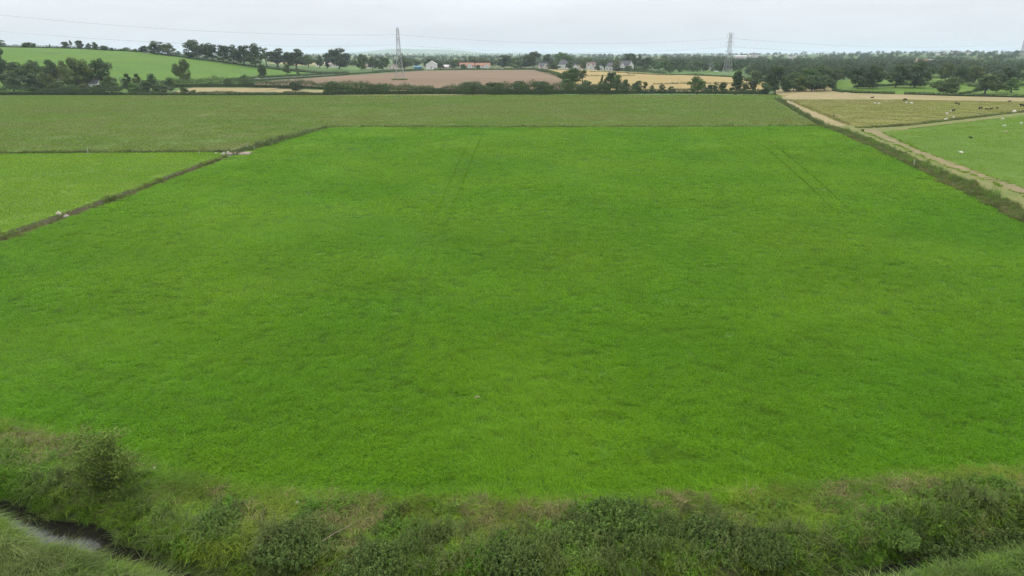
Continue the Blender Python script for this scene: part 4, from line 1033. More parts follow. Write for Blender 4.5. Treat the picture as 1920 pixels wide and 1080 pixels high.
hedge('dark hedge below the largest house and its shrubs', [G(1150, 131.5), G(1200, 134.5), G(1246, 138)], 4, 3.2, 0.6, 26, 'mid', 0.5, seed=18)
hedge('dark hedge at the head of the stubble field, left of its gap', [G(1566, 171), G(1602, 174), G(1678, 176)], 2.6, 1.9, 0.45, 30, 'dark', 0.25, seed=19)
hedge('dark hedge at the foot of the green meadow, right of its gap', [G(1695, 177), G(1790, 180), G(1920, 183), (520, 440)], 2.8, 2.4, 0.45, 34, 'dark', 0.25, seed=20)
hedge('dark hedge across the green meadow under the oaks', [G(1600, 164), G(1680, 160.5), G(1764, 158)], 2.6, 2.2, 0.5, 28, 'dark', 0.25, seed=21)
hedge('thin hedge behind the widest oak in the meadow', [G(1600, 151), G(1700, 147.5), G(1785, 146)], 2.4, 2.0, 0.5, 20, 'dark', 0.3, seed=22)
hedge('diagonal hedge right of the lone meadow oak', [G(1800, 177), G(1850, 168), G(1815, 160)], 2.4, 1.6, 0.5, 24, 'mid', 0.3, seed=23)
hedge('hedge under the olive oaks at the right', [G(1815, 162), G(1870, 163), G(1925, 160)], 2.4, 2.0, 0.5, 22, 'dark', 0.3, seed=24)
hedge('short rounded hedge curling at the top of the stubble', [G(1562, 164), G(1566, 171), G(1580, 173.5)], 3, 2.4, 0.45, 36, 'green', 0.4, seed=25)
hedge('tall dark belt of scrub behind the stubble field', [G(1466, 162.5), G(1510, 161), G(1566, 160)], 6, 6.5, 0.6, 70, 'dark', 0.35, seed=26)

# far woods: too many trees to count, one mass in each direction
def wood_scatter(name, label, n, x_of, Yr, hs, seed, keep=None, nl=420, leaf=1.0, tint=(0.65, 1.5), mat='farleaf'):
    rs = np.random.RandomState(seed)
    Y = np.exp(rs.uniform(math.log(Yr[0]), math.log(Yr[1]), n)); px = rs.uniform(x_of[0], x_of[1], n)
    x = (px - 960) / F_PX * (Y * CP + HC * SP)
    k = np.ones(n, bool) if keep is None else keep(x, Y, px, rs)
    x, Y = x[k], Y[k]; N = len(x)
    vs = []
    for q in range(4):
        cl = []; lvv = []
        for j in range(9):
            d = rs.normal(0, 1, 3); d /= np.linalg.norm(d); c = np.array([d[0] * .33, d[1] * .33, .52 + d[2] * .26]); m = nl // 9
            e_ = rs.normal(0, 1, (m, 3)); e_ /= np.linalg.norm(e_, axis=1)[:, None]
            cl.append(leaf_cards(c + e_ * rs.uniform(.12, .24, (m, 1)), e_ + np.array([0, 0, .4]), 0.085 * leaf, rs)); lvv.append(np.full(m * 4, rs.uniform(.1, .9)))
        V = np.concatenate(cl); vs.append((V, np.arange(len(V)), np.concatenate(lvv)))
    h = rs.uniform(hs[0], hs[1], N); w = h * rs.uniform(.8, 1.4, N)
    scatter(name, label, 'wood', vs, np.stack([x, Y, zt(x, Y) - 0.5], -1), zrot(N, rs), np.stack([w, w, h], -1), rs.uniform(tint[0], tint[1], N), M[mat], seed)
M['farleaf'] = blade_mat('far_wood_leaf', (0.030, 0.056, 0.018), (0.040, 0.066, 0.020), s1=0.01, trans=0.15)
clump = lambda s, th: (lambda x, Y, px, rs: fbm(x, Y, s, 7, 3) > th)
wood_scatter('distant_wood', 'dark wooded country rising to the horizon on the right', 1900, (1250, 2200), (760, 2600), (9, 15), 401, clump(130, 0.47))
wood_scatter('distant_wood', 'thick belt of trees behind the spinney and the meadow oaks', 420, (1400, 1900), (600, 900), (7, 12), 402, lambda x, Y, px, rs: (fbm(x, Y, 60, 9, 3) > .46) & ~((px > 1570) & (Y < 680)) & ~((px < 1480) & (Y < 650)), tint=(.8, 1.3))
wood_scatter('distant_wood', 'hazy belts of trees behind the houses', 900, (560, 1300), (1150, 3200), (8, 13), 403, clump(180, 0.42))
wood_scatter('distant_wood', 'dark trees directly behind the houses and barn', 260, (740, 1260), (1060, 1300), (8, 12), 404, clump(60, 0.38))
wood_scatter('distant_wood', 'faint bluish woods along the horizon', 1500, (-200, 2200), (3000, 7800), (10, 18), 405, clump(500, 0.46), nl=200, leaf=1.5)
wood_scatter('distant_wood', 'hazy trees seen between the slope row trunks', 260, (250, 700), (1000, 2200), (8, 12), 406, clump(120, 0.42))

# ------------------------------------------------------------------ pylons and wires
PYL_H = 44.0
def pylon(label, x, y, z, ang, H=PYL_H, thick=1.0):
    """lattice tower; its arms point along ang (across the line)"""
    r = empty('electricity_pylon', (x, y, z), ang); tag(r, label, 'pylon', 'pylons of the power line')
    lat = MB(); hw = lambda f: np.interp(f, [0, .30, .55, 1.0], [3.6, 2.4, 1.5, 0.85])
    lev = [0, .13, .25, .36, .46, .55, .63, .70, .77, .83, .89, .95]
    cor = lambda f, k: Vector(((-1, 1, 1, -1)[k] * hw(f), (-1, -1, 1, 1)[k] * hw(f), f * H))
    for f0, f1 in zip(lev[:-1], lev[1:]):
        tl = (0.17 if f0 < .5 else 0.13) * thick; tb = 0.085 * thick
        for k in range(4):
            lat.tube(cor(f0, k), cor(f1, k), tl, tl, 4)
            j = (k + 1) % 4
            lat.tube(cor(f0, k), cor(f1, j), tb, tb, 3); lat.tube(cor(f0, j), cor(f1, k), tb, tb, 3)
            lat.tube(cor(f1, k), cor(f1, j), tb, tb, 3)
    for k in range(4): lat.tube(cor(.95, k), (0, 0, H), .1 * thick, .07 * thick, 4)
    lat.build('lattice_tower', M['steel'], r)
    for k in range(4):
        b = MB(); p = cor(0, k); b.box((p.x, p.y, -0.2), (1.1, 1.1, 1.0)); b.build('footing', M['concrete'], r)
    for zz, w in ARMS:
        for sx in (-1, 1):
            a = MB(); f = zz / H; b0 = hw(f)
            tip = Vector((sx * w, 0, zz))
            for sy in (-1, 1):
                a.tube((sx * b0, sy * b0, zz), tip, .09 * thick, .07 * thick, 4)
                a.tube((sx * b0, sy * b0, zz + 1.7), tip, .08 * thick, .06 * thick, 4)
                a.tube((sx * b0, sy * b0, zz), (sx * (b0 + w) / 2, sy * b0 / 2, zz + .85), .05 * thick, None, 3)
            a.tube((sx * b0, -b0, zz), (sx * (w * .6), b0 * .35, zz), .05 * thick, None, 3)
            arm = a.build('cross_arm', M['steel'], r)
            i = MB()
            for q in range(11): i.tube((tip.x, 0, zz - .3 - q * .33), (tip.x, 0, zz - .3 - q * .33 - .16), .17 * thick, .12 * thick, 7)
            i.tube((tip.x, 0, zz), (tip.x, 0, zz - 4.1), .05, None, 4)
            i.build('insulator', M['glassdisc'], arm)
    return r
ARMS = [(PYL_H - 2.2, 3.6), (PYL_H - 10.6, 4.2), (PYL_H - 19.6, 3.8)]
P1 = ground(750, 149.5); P2 = ground(1363, 140)
dirL = math.atan2(P2.y - P1.y, P2.x - P1.x)
ARM_ANG1, ARM_ANG2 = dirL + R(90) - R(3), R(12)
H1 = (atY(748, 50, P1.y).z - P1.z); H2 = (atY(1363, 60, P2.y).z - P2.z)
pylon('lattice pylon standing in the brown ploughed field, its arms seen end-on', P1.x, P1.y, P1.z, ARM_ANG1, PYL_H, 0.95).scale = (1, 1, H1 / PYL_H)
pylon('lattice pylon with three pairs of arms standing behind the wheat', P2.x, P2.y, P2.z, ARM_ANG2, PYL_H, 0.95).scale = (1, 1, H2 / PYL_H)
x3 = atY(1916, 100, 1250).x
pylon('faint pylon at the right edge of the photo, rising from the woods', x3, 1250, float(zt(x3, 1250)) - 3, dirL + R(60), PYL_H, 1.3)
def ends(p, ang, Hs, lev, s):
    z, w = ARMS[lev]
    return Vector((p[0] + math.cos(ang) * w * s, p[1] + math.sin(ang) * w * s, p[2] + (z - 4.2) * Hs))
def wire(a, b, sag, label, rad=0.032):
    m = MB(); n = 36; pts = []
    for k in range(n + 1):
        t = k / n; p = a.lerp(b, t); p.z -= 4 * sag * t * (1 - t); pts.append(p)
    m.path(pts, [rad] * (n + 1), 4)
    return tag(m.build('power_cable', M['cable']), label, 'cable', 'cables of the power line')
LV = ['highest', 'middle', 'lowest']
P0 = [Vector(atY(-330, -12, 455)), Vector(atY(-330, 24, 455)), Vector(atY(-330, 64, 455))]     # the tower beyond the left edge
for lev in range(3):
    for s in (-1, 1):
        sd_ = 'far side' if s > 0 else 'near side'
        e1 = ends(P1, ARM_ANG1, H1 / PYL_H, lev, s); e2 = ends(P2, ARM_ANG2, H2 / PYL_H, lev, s)
        e0 = P0[lev] + Vector((-1.2 * s, 3.6 * s, 0))
        e3 = ends((x3, 1250, float(zt(x3, 1250)) - 3), dirL + R(60), 1.0, lev, s)
        wire(e0, e1, 7.5, '%s cable sagging leftwards from the pylon in the ploughed field, %s of the line' % (LV[lev], sd_))
        wire(e1, e2, 6.0, '%s cable strung between the two near pylons, %s of the line' % (LV[lev], sd_))
        wire(e2, e3, 8.0, '%s cable running from the wheat field pylon to the faint one, %s' % (LV[lev], sd_), 0.04)
tb = ground(750, 148)
rs_ = np.random.RandomState(5)
vs_ = [blades(30, .5, .4, .9, .06, .8, rs_) for _ in range(2)]
xx, yy = P1.x + rs_.uniform(-6, 6, 300), P1.y + rs_.uniform(-6, 6, 300)
scatter('weed_patch', 'green weeds left growing round the feet of the pylon in the ploughed field', 'weeds', vs_, np.stack([xx, yy, zt(xx, yy)], -1), zrot(300, rs_), np.ones((300, 3)) * 1.2, np.ones(300), M['bankblade'])

# ------------------------------------------------------------------ houses
def house(name, label, cat, px, Y, w, d, eaves, ridge, rot=0.0, wall='render', roof='slate', chim=(0.2,), wins=3, gable_front=False, hip=False, door=True, floors=1, wing=None, z_up=0.0, group=None):
    """walls with gables, overhanging roof, windows with frames and panes, door, chimneys; front faces -Y of the house"""
    p = atY(px, 100, Y); z = float(zt(p.x, Y)) + z_up
    r = empty(name, (p.x, Y, z), rot); tag(r, label, cat, group)
    def block(cx, cy, w, d, ev, rg, gf, hp):
        b = MB(); rf = MB(); x0, x1, y0, y1 = cx - w / 2, cx + w / 2, cy - d / 2, cy + d / 2
        b.add([(x0, y0, -1), (x1, y0, -1), (x1, y1, -1), (x0, y1, -1), (x0, y0, ev), (x1, y0, ev), (x1, y1, ev), (x0, y1, ev)], [(0, 1, 5, 4), (1, 2, 6, 5), (2, 3, 7, 6), (3, 0, 4, 7)])
        o, t = 0.35, 0.22
        if hp:
            i = min(w, d) * 0.36
            R0, R1 = (x0 + i, cy, rg), (x1 - i, cy, rg)
            q = [(x0 - o, y0 - o, ev - .1), (x1 + o, y0 - o, ev - .1), (x1 + o, y1 + o, ev - .1), (x0 - o, y1 + o, ev - .1)]
            rf.add(q + [R0, R1], [(0, 1, 5, 4), (1, 2, 5), (2, 3, 4, 5), (3, 0, 4), (3, 2, 1, 0)])
        elif gf:
            b.add([(x0, y0, ev), (x1, y0, ev), (cx, y0, rg), (x0, y1, ev), (x1, y1, ev), (cx, y1, rg)], [(0, 1, 2), (4, 3, 5)])
            s = (rg - ev) / (w / 2)
            for sg in (-1, 1):
                e = (cx + sg * (w / 2 + o)); ez = ev - o * s
                rf.add([(e, y0 - o, ez), (e, y1 + o, ez), (cx, y1 + o, rg), (cx, y0 - o, rg), (e, y0 - o, ez + t), (e, y1 + o, ez + t), (cx, y1 + o, rg + t), (cx, y0 - o, rg + t)], [(0, 1, 2, 3), (4, 7, 6, 5), (0, 3, 7, 4), (1, 5, 6, 2), (0, 4, 5, 1)])
        else:
            b.add([(x0, y0, ev), (x0, y1, ev), (x0, cy, rg), (x1, y0, ev), (x1, y1, ev), (x1, cy, rg)], [(1, 0, 2), (3, 4, 5)])
            s = (rg - ev) / (d / 2)
            for sg in (-1, 1):
                e = cy + sg * (d / 2 + o); ez = ev - o * s
                rf.add([(x0 - o, e, ez), (x1 + o, e, ez), (x1 + o, cy, rg), (x0 - o, cy, rg), (x0 - o, e, ez + t), (x1 + o, e, ez + t), (x1 + o, cy, rg + t), (x0 - o, cy, rg + t)], [(0, 1, 2, 3), (4, 7, 6, 5), (0, 3, 7, 4), (1, 5, 6, 2), (0, 4, 5, 1)])
        b.build('wall', M[wall], r)
        return rf.build('roof', M[roof], r)
    rf = block(0, 0, w, d, eaves, ridge, gable_front, hip)
    def window(x, y, zc, ww, wh):
        f = MB()
        for dx in (-1, 1): f.box((x + dx * ww / 2, y, zc), (.10, .14, wh + .1))
        for dz in (-1, 0, 1): f.box((x, y - .003, zc + dz * wh / 2), (ww - .1, .13, .09))
        fo = f.build('window', M['render'], r)
        g = MB(); g.box((x, y + .02, zc), (ww - .1, .05, wh)); g.build('pane', M['pane'], fo)
    for fl in range(floors):
        zc = 1.5 + fl * 2.7
        for k in range(wins):
            x = -w / 2 + w * (k + .5) / wins
            if door and fl == 0 and k == wins // 2: continue
            window(x, -d / 2 - .03, zc, min(1.6, w / wins * .5), 1.25)
    if door:
        x = -w / 2 + w * (wins // 2 + .5) / wins
        dm = MB(); dm.box((x, -d / 2 - .04, 1.0), (1.0, .1, 2.1)); dm.build('door', M['doorp'], r)
    for c in chim:
        m = MB(); m.box((w * c, 0, ridge + .35), (.8, .7, 1.7)); m.box((w * c, 0, ridge + 1.25), (.95, .85, .14))
        for q in (-.18, .18): m.tube((w * c + q, 0, ridge + 1.3), (w * c + q, 0, ridge + 1.65), .1, .1, 6)
        m.build('chimney', M['brick'], rf)
    if wing:
        for (cx, cy, w2, d2, ev2, rg2) in wing:
            block(cx, cy, w2, d2, ev2, rg2, True, False)
            window(cx, cy - d2 / 2 - .03, 1.5, 1.4, 1.2)
            if ev2 > 3.5: window(cx, cy - d2 / 2 - .03, 4.0, 1.2, 1.1)
    return r
house('barn', 'big white gabled barn above the ploughed field', 'barn', 808.5, 920, 13.5, 20, 5.2, 9.0, 0.05, 'render', 'paleroof', (), 1, True, door=True, z_up=1.2)
house('bungalow', 'small cream bungalow low among trees left of the barn, by the first pylon', 'house', 736, 950, 10, 8, 2.6, 5.0, -.3, 'cream', 'brown', (.3,), 2, True)
house('bungalow', 'pale bungalow between the white barn and the yellow green tree', 'house', 836, 960, 14, 8, 2.6, 4.8, .1, 'cream', 'paleroof', (.3,), 3)
house('bungalow', 'long red roofed bungalow with small front gables, left of the pair', 'house', 875, 990, 20, 9, 2.7, 6.0, .05, 'render', 'terra', (-.3, .3), 5, wing=[(-5, -5, 5, 3, 2.6, 5.2), (4, -5, 6, 3, 2.6, 5.4)], z_up=1.0)
house('bungalow', 'long red roofed bungalow with wide white front, right of the pair', 'house', 905, 985, 20, 9, 2.7, 5.8, -.06, 'render', 'terra', (.1,), 5, wing=[(6, -5, 6, 3, 2.6, 5.0)], z_up=1.0)
house('shed', 'low blue sheeted farm shed behind the hedge left of the barn', 'shed', 782.5, 940, 10, 7, 2.6, 3.8, .0, 'bluesheet', 'bluesheet', (), 2, False, door=True)
house('cottage', 'pinkish cottage with dormer gable half hidden in trees', 'house', 1019, 965, 12, 8, 3.2, 7.2, .25, 'pink', 'slate', (.3,), 3, wing=[(1.5, -4.4, 5, 2, 4.4, 7.0)])
house('villa', 'white house with a steep dark hipped roof', 'house', 1057.5, 960, 13.5, 11, 4.6, 10.6, .1, 'render', 'slate', (.0,), 4, hip=True, z_up=.6)
house('cottage', 'small white gabled house right of the hip roofed one', 'house', 1076.5, 930, 7, 9, 3.0, 6.2, .5, 'render', 'slate', (.1,), 1, True)
house('cottage', 'narrow cream gable behind the bright green tree', 'house', 1089, 930, 6, 8, 3.4, 5.6, -.3, 'cream', 'brown', (), 1, True, door=False)
house('house', 'white house with twin front gables and an arched dark porch', 'house', 1109, 900, 11, 9, 4.6, 8.8, .2, 'render', 'brown', (.3,), 2, wing=[(-2.4, -5.2, 5, 3, 5.0, 8.2), (2.6, -5.6, 5.6, 4, 3.4, 6.6)], floors=1)
house('cottage', 'tiny white gabled cottage left of the small dark roofed house', 'house', 1127.5, 900, 6.5, 8, 2.6, 5.2, .1, 'render', 'slate', (), 1, True)
house('house', 'white house with a dark grey roof, just left of the largest house', 'house', 1145, 890, 11, 9, 4.2, 8.6, -.1, 'render', 'slate', (-.3, .3), 3, floors=1, hip=True)
house('mansion', 'largest white house with broad dark roof and two tall front gables', 'house', 1170, 890, 21, 10, 5.2, 10.6, .12, 'render', 'slate', (-.25, .2), 4, wing=[(-3.4, -6, 5.4, 4, 5.2, 9.0), (7.8, -5.4, 6.4, 4, 5.4, 10.2)], floors=2)
house('farmhouse', 'orange roofed white farmhouse glimpsed between the trees at the left', 'house', 100, 545, 14, 8, 3.4, 6.8, .2, 'render', 'terra', (.3,), 3, z_up=1.0)
house('farmhouse', 'long white farmhouse glimpsed under the big olive tree', 'house', 152, 506, 17, 6, 3.0, 5.2, .05, 'render', 'slate', (.3,), 4, z_up=1.2)
house('farmhouse', 'pale farmhouse among trees beyond the lane', 'house', 597, 1000, 9, 8, 3.2, 5.6, .3, 'render', 'slate', (.2,), 2)
house('barn', 'pinkish grey barn left of the biggest dark tree by the lane', 'barn', 619, 1010, 17, 10, 3.2, 6.2, .05, 'paleroof', 'pink', (), 3, door=False)
house('bungalow', 'pale bungalow half hidden right of the tan topped tree', 'house', 690, 1000, 9, 7, 2.6, 4.6, .1, 'cream', 'brown', (.3,), 2)
house('cottage', 'white cottage beside the round pasture tree, left of the second pylon', 'house', 1336, 900, 8, 8, 3.4, 6.6, .6, 'render', 'slate', (.2,), 2, True)
house('warehouse', 'long pale roofed warehouse in the hazy woods right of the second pylon', 'warehouse', 1388, 1500, 25, 14, 4.5, 6.5, .05, 'paleroof', 'paleroof', (), 5, door=False, z_up=8)
house('farmhouse', 'white farm building in the hazy woods right of the pale roofed warehouse', 'house', 1409, 1550, 9, 8, 5.0, 7.4, .1, 'render', 'slate', (), 2, z_up=11)
house('farmhouse', 'bright white block in the hazy woods, right end of the group by the warehouse', 'house', 1418, 1550, 8, 8, 5.0, 7.0, .1, 'render', 'slate', (), 2, z_up=11)
house('cottage', 'tiny white house under the wooded skyline, left of two', 'house', 1482, 1500, 7, 7, 3.4, 5.4, .2, 'render', 'slate', (), 2, z_up=9)
house('cottage', 'tiny white house under the wooded skyline, right of two', 'house', 1491, 1500, 6, 7, 3.8, 5.8, .2, 'render', 'slate', (), 2, True, z_up=10)
for px, w_, lab in ((1753, 13, 'white gabled house on the far ridge, left of a wooded knoll'), (1760, 8, 'narrow white house on the far ridge touching the gabled one'), (1772, 12, 'cream house on the far ridge below the wooded knoll'),
                    (1786, 8, 'small pale house on the far ridge right of the knoll'), (1796, 9, 'little white house on the far ridge, between the knoll and the long white block'), (1811, 10, 'white house on the far ridge left of the long white block'),
                    (1817, 16, 'long white block on the far ridge')):
    house('house', lab, 'house', px, 1820 + (px * 37) % 170, w_ * .62, 8, 3.6, 6.2, .15 + (px % 5) * .2, 'render', 'slate', (), 2, z_up=5, door=False, group='houses on the far ridge')
house('barn', 'tan roofed barn low in the trees right of the tall oak', 'barn', 1731, 1050, 18, 9, 3.0, 6.0, .05, 'cream', 'terra', (), 3, door=False, z_up=5)
house('barn', 'pale barn beside the tan roofed one in the trees', 'barn', 1749, 1060, 12, 9, 3.0, 5.0, .05, 'cream', 'paleroof', (), 2, door=False, z_up=6)

# ------------------------------------------------------------------ cars
def car(label, px, Y, rot, z_up=0.15):
    p = atY(px, 100, Y); r = empty('parked_car', (p.x, Y, float(zt(p.x, Y)) + z_up), rot); tag(r, label, 'car', 'white cars')
    prof = [(-2.1, .35), (-2.15, .75), (-2.0, .95), (-1.25, 1.02), (-.75, 1.42), (.7, 1.45), (1.45, 1.0), (2.05, .85), (2.12, .4)]
    b = MB(); n = len(prof)
    b.add([(x, -.86 + .14 * (z > 1.2), z) for x, z in prof] + [(x, .86 - .14 * (z > 1.2), z) for x, z in prof], [tuple(range(n))[::-1], tuple(range(n, 2 * n))] + [(k, (k + 1) % n, n + (k + 1) % n, n + k) for k in range(n)])
    b.build('body', M['carpaint'], r)
    for sy in (-1, 1):
        g = MB(); g.add([(-1.1, sy * .875, 1.03), (1.2, sy * .875, 1.03), (.65, sy * .76, 1.36), (-.72, sy * .76, 1.36)], [(0, 1, 2, 3)[::sy]]); g.build('side_window', M['pane'], r)
        for sx in (-1.3, 1.32):
            w = MB(); w.tube((sx, sy * .66, .33), (sx, sy * .9, .33), .33, .33, 14); wo = w.build('wheel', M['tyre'], r)
            h = MB(); h.tube((sx, sy * .88, .33), (sx, sy * .915, .33), .19, .19, 10); h.build('hub_cap', M['steel'], wo)
    g = MB(); g.add([(1.47, -.7, 1.02), (1.47, .7, 1.02), (.76, .62, 1.42), (.76, -.62, 1.42)], [(0, 1, 2, 3)]); g.build('windscreen', M['pane'], r)
    return r
pc = ground(477, 149.6)
car('white car driving on the lane below the green hill', 477, pc.y, R(20), 0.3)
car('white car parked below the dark domed tree, left one of two', 930.5, 905, R(10), .4)
car('white car parked below the dark domed tree, right one of two', 941, 905, R(-8), .4)
car('white car on the pasture edge beside the second pylon', 1346, 800, R(-25), .3)

# ------------------------------------------------------------------ sheep and cattle
def skin_body(name, verts, edges, rad, mat, sub=1):
    me = bpy.data.meshes.new(name); me.from_pydata(verts, edges, []); o = bpy.data.objects.new('tmp', me); col.objects.link(o)
    sk = o.modifiers.new('s', 'SKIN'); sk.use_smooth_shade = True
    for v, q in zip(me.skin_vertices[0].data, rad): v.radius = q if isinstance(q, tuple) else (q, q)
    me.skin_vertices[0].data[0].use_root = True
    ss = o.modifiers.new('u', 'SUBSURF'); ss.levels = sub; ss.render_levels = sub
    dg = bpy.context.evaluated_depsgraph_get(); dg.update()
    out = bpy.data.meshes.new_from_object(o.evaluated_get(dg)); out.name = name
    bpy.data.objects.remove(o); bpy.data.meshes.remove(me)
    out.materials.clear(); out.materials.append(mat)
    return out
def beast(kind, pose, mat):
    """one continuous body; x is forward"""
    cow = kind == 'cow'; s = 1.0 if cow else 0.50
    lie = pose == 'lie'; z0 = 0.42 if lie else 1.0
    fat = 1.0 if cow else 1.2
    V = [(0, 0, z0), (.55, 0, z0 + .04), (-.6, 0, z0 + .05), (-.9, 0, z0 - .05)]; rr = [(.36 * fat, .40 * fat), (.32 * fat, .40 * fat), (.33 * fat, .36 * fat), (.18 * fat, .2 * fat)]; E = [(0, 1), (0, 2), (2, 3)]
    if pose == 'graze': neck = [(.92, 0, z0 - .08), (1.15, 0, z0 - .48), (1.30, 0, z0 - .78)]
    else: neck = [(.95, 0, z0 + .26), (1.22, 0, z0 + .42), (1.55, 0, z0 + .28)]
    b = len(V); V += neck; rr += [(.2, .24), (.13, .16), (.08, .08)]; E += [(1, b), (b, b + 1), (b + 1, b + 2)]
    h = b + 1
    for sy in (-1, 1):
        V.append((neck[1][0] - .06, sy * .25, neck[1][2] + .08)); rr.append((.035, .05)); E.append((h, len(V) - 1))
    V.append((-1.05, 0, z0 - .35)); rr.append((.035, .035)); E.append((3, len(V) - 1))
    for sy in (-1, 1):
        if lie: fl = [(.6, sy * .28, .2), (.95, sy * .3, .08)]; hl = [(-.55, sy * .34, .2), (-.1, sy * .42, .08)]
        else: fl = [(.58, sy * .19, .62), (.60, sy * .18, .34), (.56, sy * .18, .03)]; hl = [(-.62, sy * .2, .66), (-.78, sy * .2, .38), (-.70, sy * .2, .03)]
        for root, leg, r0 in ((1, fl, (.13, .075, .06)), (2, hl, (.15, .08, .06))):
            pv = root
            for q, rq in zip(leg, r0): V.append(q); rr.append((rq, rq)); E.append((pv, len(V) - 1)); pv = len(V) - 1
    V = [(a * s, c * s, d * s) for a, c, d in V]; rr = [(a * s, c * s) for a, c in rr]
    return skin_body('body', V, E, rr, mat)
BEASTS = {}
def animal(kind, pose, matn, px, py, rot, label, size=1.0):
    k = (kind, pose, matn)
    if k not in BEASTS: BEASTS[k] = beast(kind, pose, M[matn])
    p = gp(px, py); o = bpy.data.objects.new(kind, BEASTS[k]); col.objects.link(o)
    o.location = (p[0], p[1], 0.0); o.rotation_euler = (0, 0, rot); o.scale = (size * .93,) * 3
    return tag(o, label, kind, 'grazing cattle' if kind == 'cow' else 'grazing sheep')
for kind, pose, m_, px, py, rot, lab, sz in [
    ('sheep', 'lie', 'wool', 1802, 287, 3.0, 'white sheep lying alone low in the bright pasture, nearest the earth track', 1.1),
    ('sheep', 'stand', 'hideblack', 1820, 260.5, 2.6, 'small black sheep in the bright pasture', 1.0),
    ('sheep', 'lie', 'hidetan', 1885, 248, 0.2, 'tan sheep lying below a white one in the bright pasture', 1.15),
    ('sheep', 'graze', 'wool', 1883, 238, 2.7, 'white sheep grazing just above the tan one', 1.1),
    ('sheep', 'graze', 'wool', 1914, 233, 0.1, 'white sheep at the right edge of the bright pasture', 1.1),
    ('sheep', 'lie', 'wool', 1880, 223.5, 3.0, 'white sheep lying at the upper edge of the bright pasture', 1.1),
    ('cow', 'graze', 'hidewhite', 1901, 212, 0.2, 'white cow grazing on the ditch between the pale and the bright pasture', .95),
    ('cow', 'lie', 'hideblack', 1918, 210, 0.1, 'black cow lying by the white cow at the right edge', 1.0),
    ('cow', 'stand', 'hideblack', 1916, 200.5, 3.0, 'black cow standing at the right edge of the pale pasture', 1.1),
    ('sheep', 'lie', 'wool', 1773, 224.5, 0.0, 'white sheep lying on the path, lower one of three by the ditch', 1.3),
    ('sheep', 'stand', 'wool', 1787.5, 222.5, 1.2, 'white sheep standing on the path right of the lying one', 1.2),
    ('sheep', 'graze', 'wool', 1775, 215, 0.3, 'white sheep grazing above the two on the path', 1.4),
    ('cow', 'stand', 'hideblack', 1787, 209.5, 0.2, 'black cow standing beside the ditch above the white sheep', .85),
    ('sheep', 'graze', 'wool', 1782.5, 210, 1.6, 'small white sheep hiding behind the black cow by the ditch', 1.0),
    ('cow', 'graze', 'hideblack', 1838, 205.5, 3.1, 'black cow grazing left of three lying ones', .95),
    ('cow', 'lie', 'hideblack', 1850, 205.3, 3.1, 'black cow lying, left one of the lying three', .8),
    ('cow', 'lie', 'hideblack', 1857.5, 205, 0.1, 'black cow lying, middle one of the lying three', .95),
    ('cow', 'lie', 'hideblack', 1869, 203.5, 0.4, 'black cow lying, right one of the lying three', .8),
    ('cow', 'graze', 'hideblack', 1792, 195.5, 0.3, 'black cow, left one of two close together in the pale pasture', .8),
    ('cow', 'graze', 'hideblack', 1797.5, 197, 1.4, 'black cow, right one of two close together in the pale pasture', .85),
    ('cow', 'graze', 'hideblack', 1697, 189.5, 2.9, 'black cow grazing at the top of the pale pasture above two white sheep', 1.1),
    ('sheep', 'graze', 'wool', 1699.5, 194, 0.3, 'whitish sheep below the lone black cow at the pasture top', 1.35),
    ('sheep', 'lie', 'wool', 1709, 194, 3.0, 'brightest white sheep below and right of the lone black cow', 1.6),
    ('sheep', 'graze', 'wool', 1640, 194.5, 0.2, 'white sheep at the top of the pale pasture, left one of two apart', 1.2),
    ('sheep', 'lie', 'wool', 1648, 194.5, 2.9, 'white sheep at the top of the pale pasture, right one of two apart', 1.2),
    ('cow', 'lie', 'hideblack', 1635, 184, 0.0, 'dark cow lying at the lower edge of the stubble', 1.0),
    ('sheep', 'graze', 'wool', 1478.5, 193, 0.4, 'white sheep on the straw path, left one of a pair', 1.5),
    ('sheep', 'graze', 'wool', 1485, 193.4, 2.8, 'white sheep on the straw path, right one of a pair', 1.2),
    ('sheep', 'stand', 'hideblack', 1563, 219, 0.4, 'small black sheep beside the straw path', 1.0),
    ('sheep', 'stand', 'hidetan', 1570, 219.6, 2.9, 'tan sheep right of the small black one by the straw path', 1.2),
    ('cow', 'lie', 'hideblack', 1892, 191, 0.0, 'dark cow lying at the right end of the pasture top', .9)]:
    animal(kind, pose, m_, px, py, rot, lab, sz)

# ------------------------------------------------------------------ bridge, posts, stones, near bushes
bx, by = gp(446, 289)
br = empty('farm_bridge', (bx + 0.4, by + .4, 0), R(3)); tag(br, 'brown plank bridge with a grey side beam crossing the long straight ditch', 'bridge')
m = MB()
for k in range(9): m.box((0, -1.6 + k * .42, .26 + rnd.uniform(-.015, .015)), (5.6 + rnd.uniform(-.3, .3), .38, .12), rnd.uniform(-.012, .012))
m.build('deck', M['timber'], br)
m = MB(); m.box((.5, -1.95, .02), (5.2, .26, .5)); m.build('side_beam', M['concrete'], br)
m = MB(); m.box((.2, 1.95, .02), (5.0, .26, .4)); m.build('side_beam', M['concrete'], br)
for sx in (-2.45, 2.5):
    m = MB(); m.box((sx, 0, -.55), (.6, 3.4, 1.4)); m.build('abutment', M['concrete'], br)
m = MB(); m.box((-1.7, -2.0, .34), (2.6, .24, .1), R(8)); m.build('kerb_plank', M['post'], br)
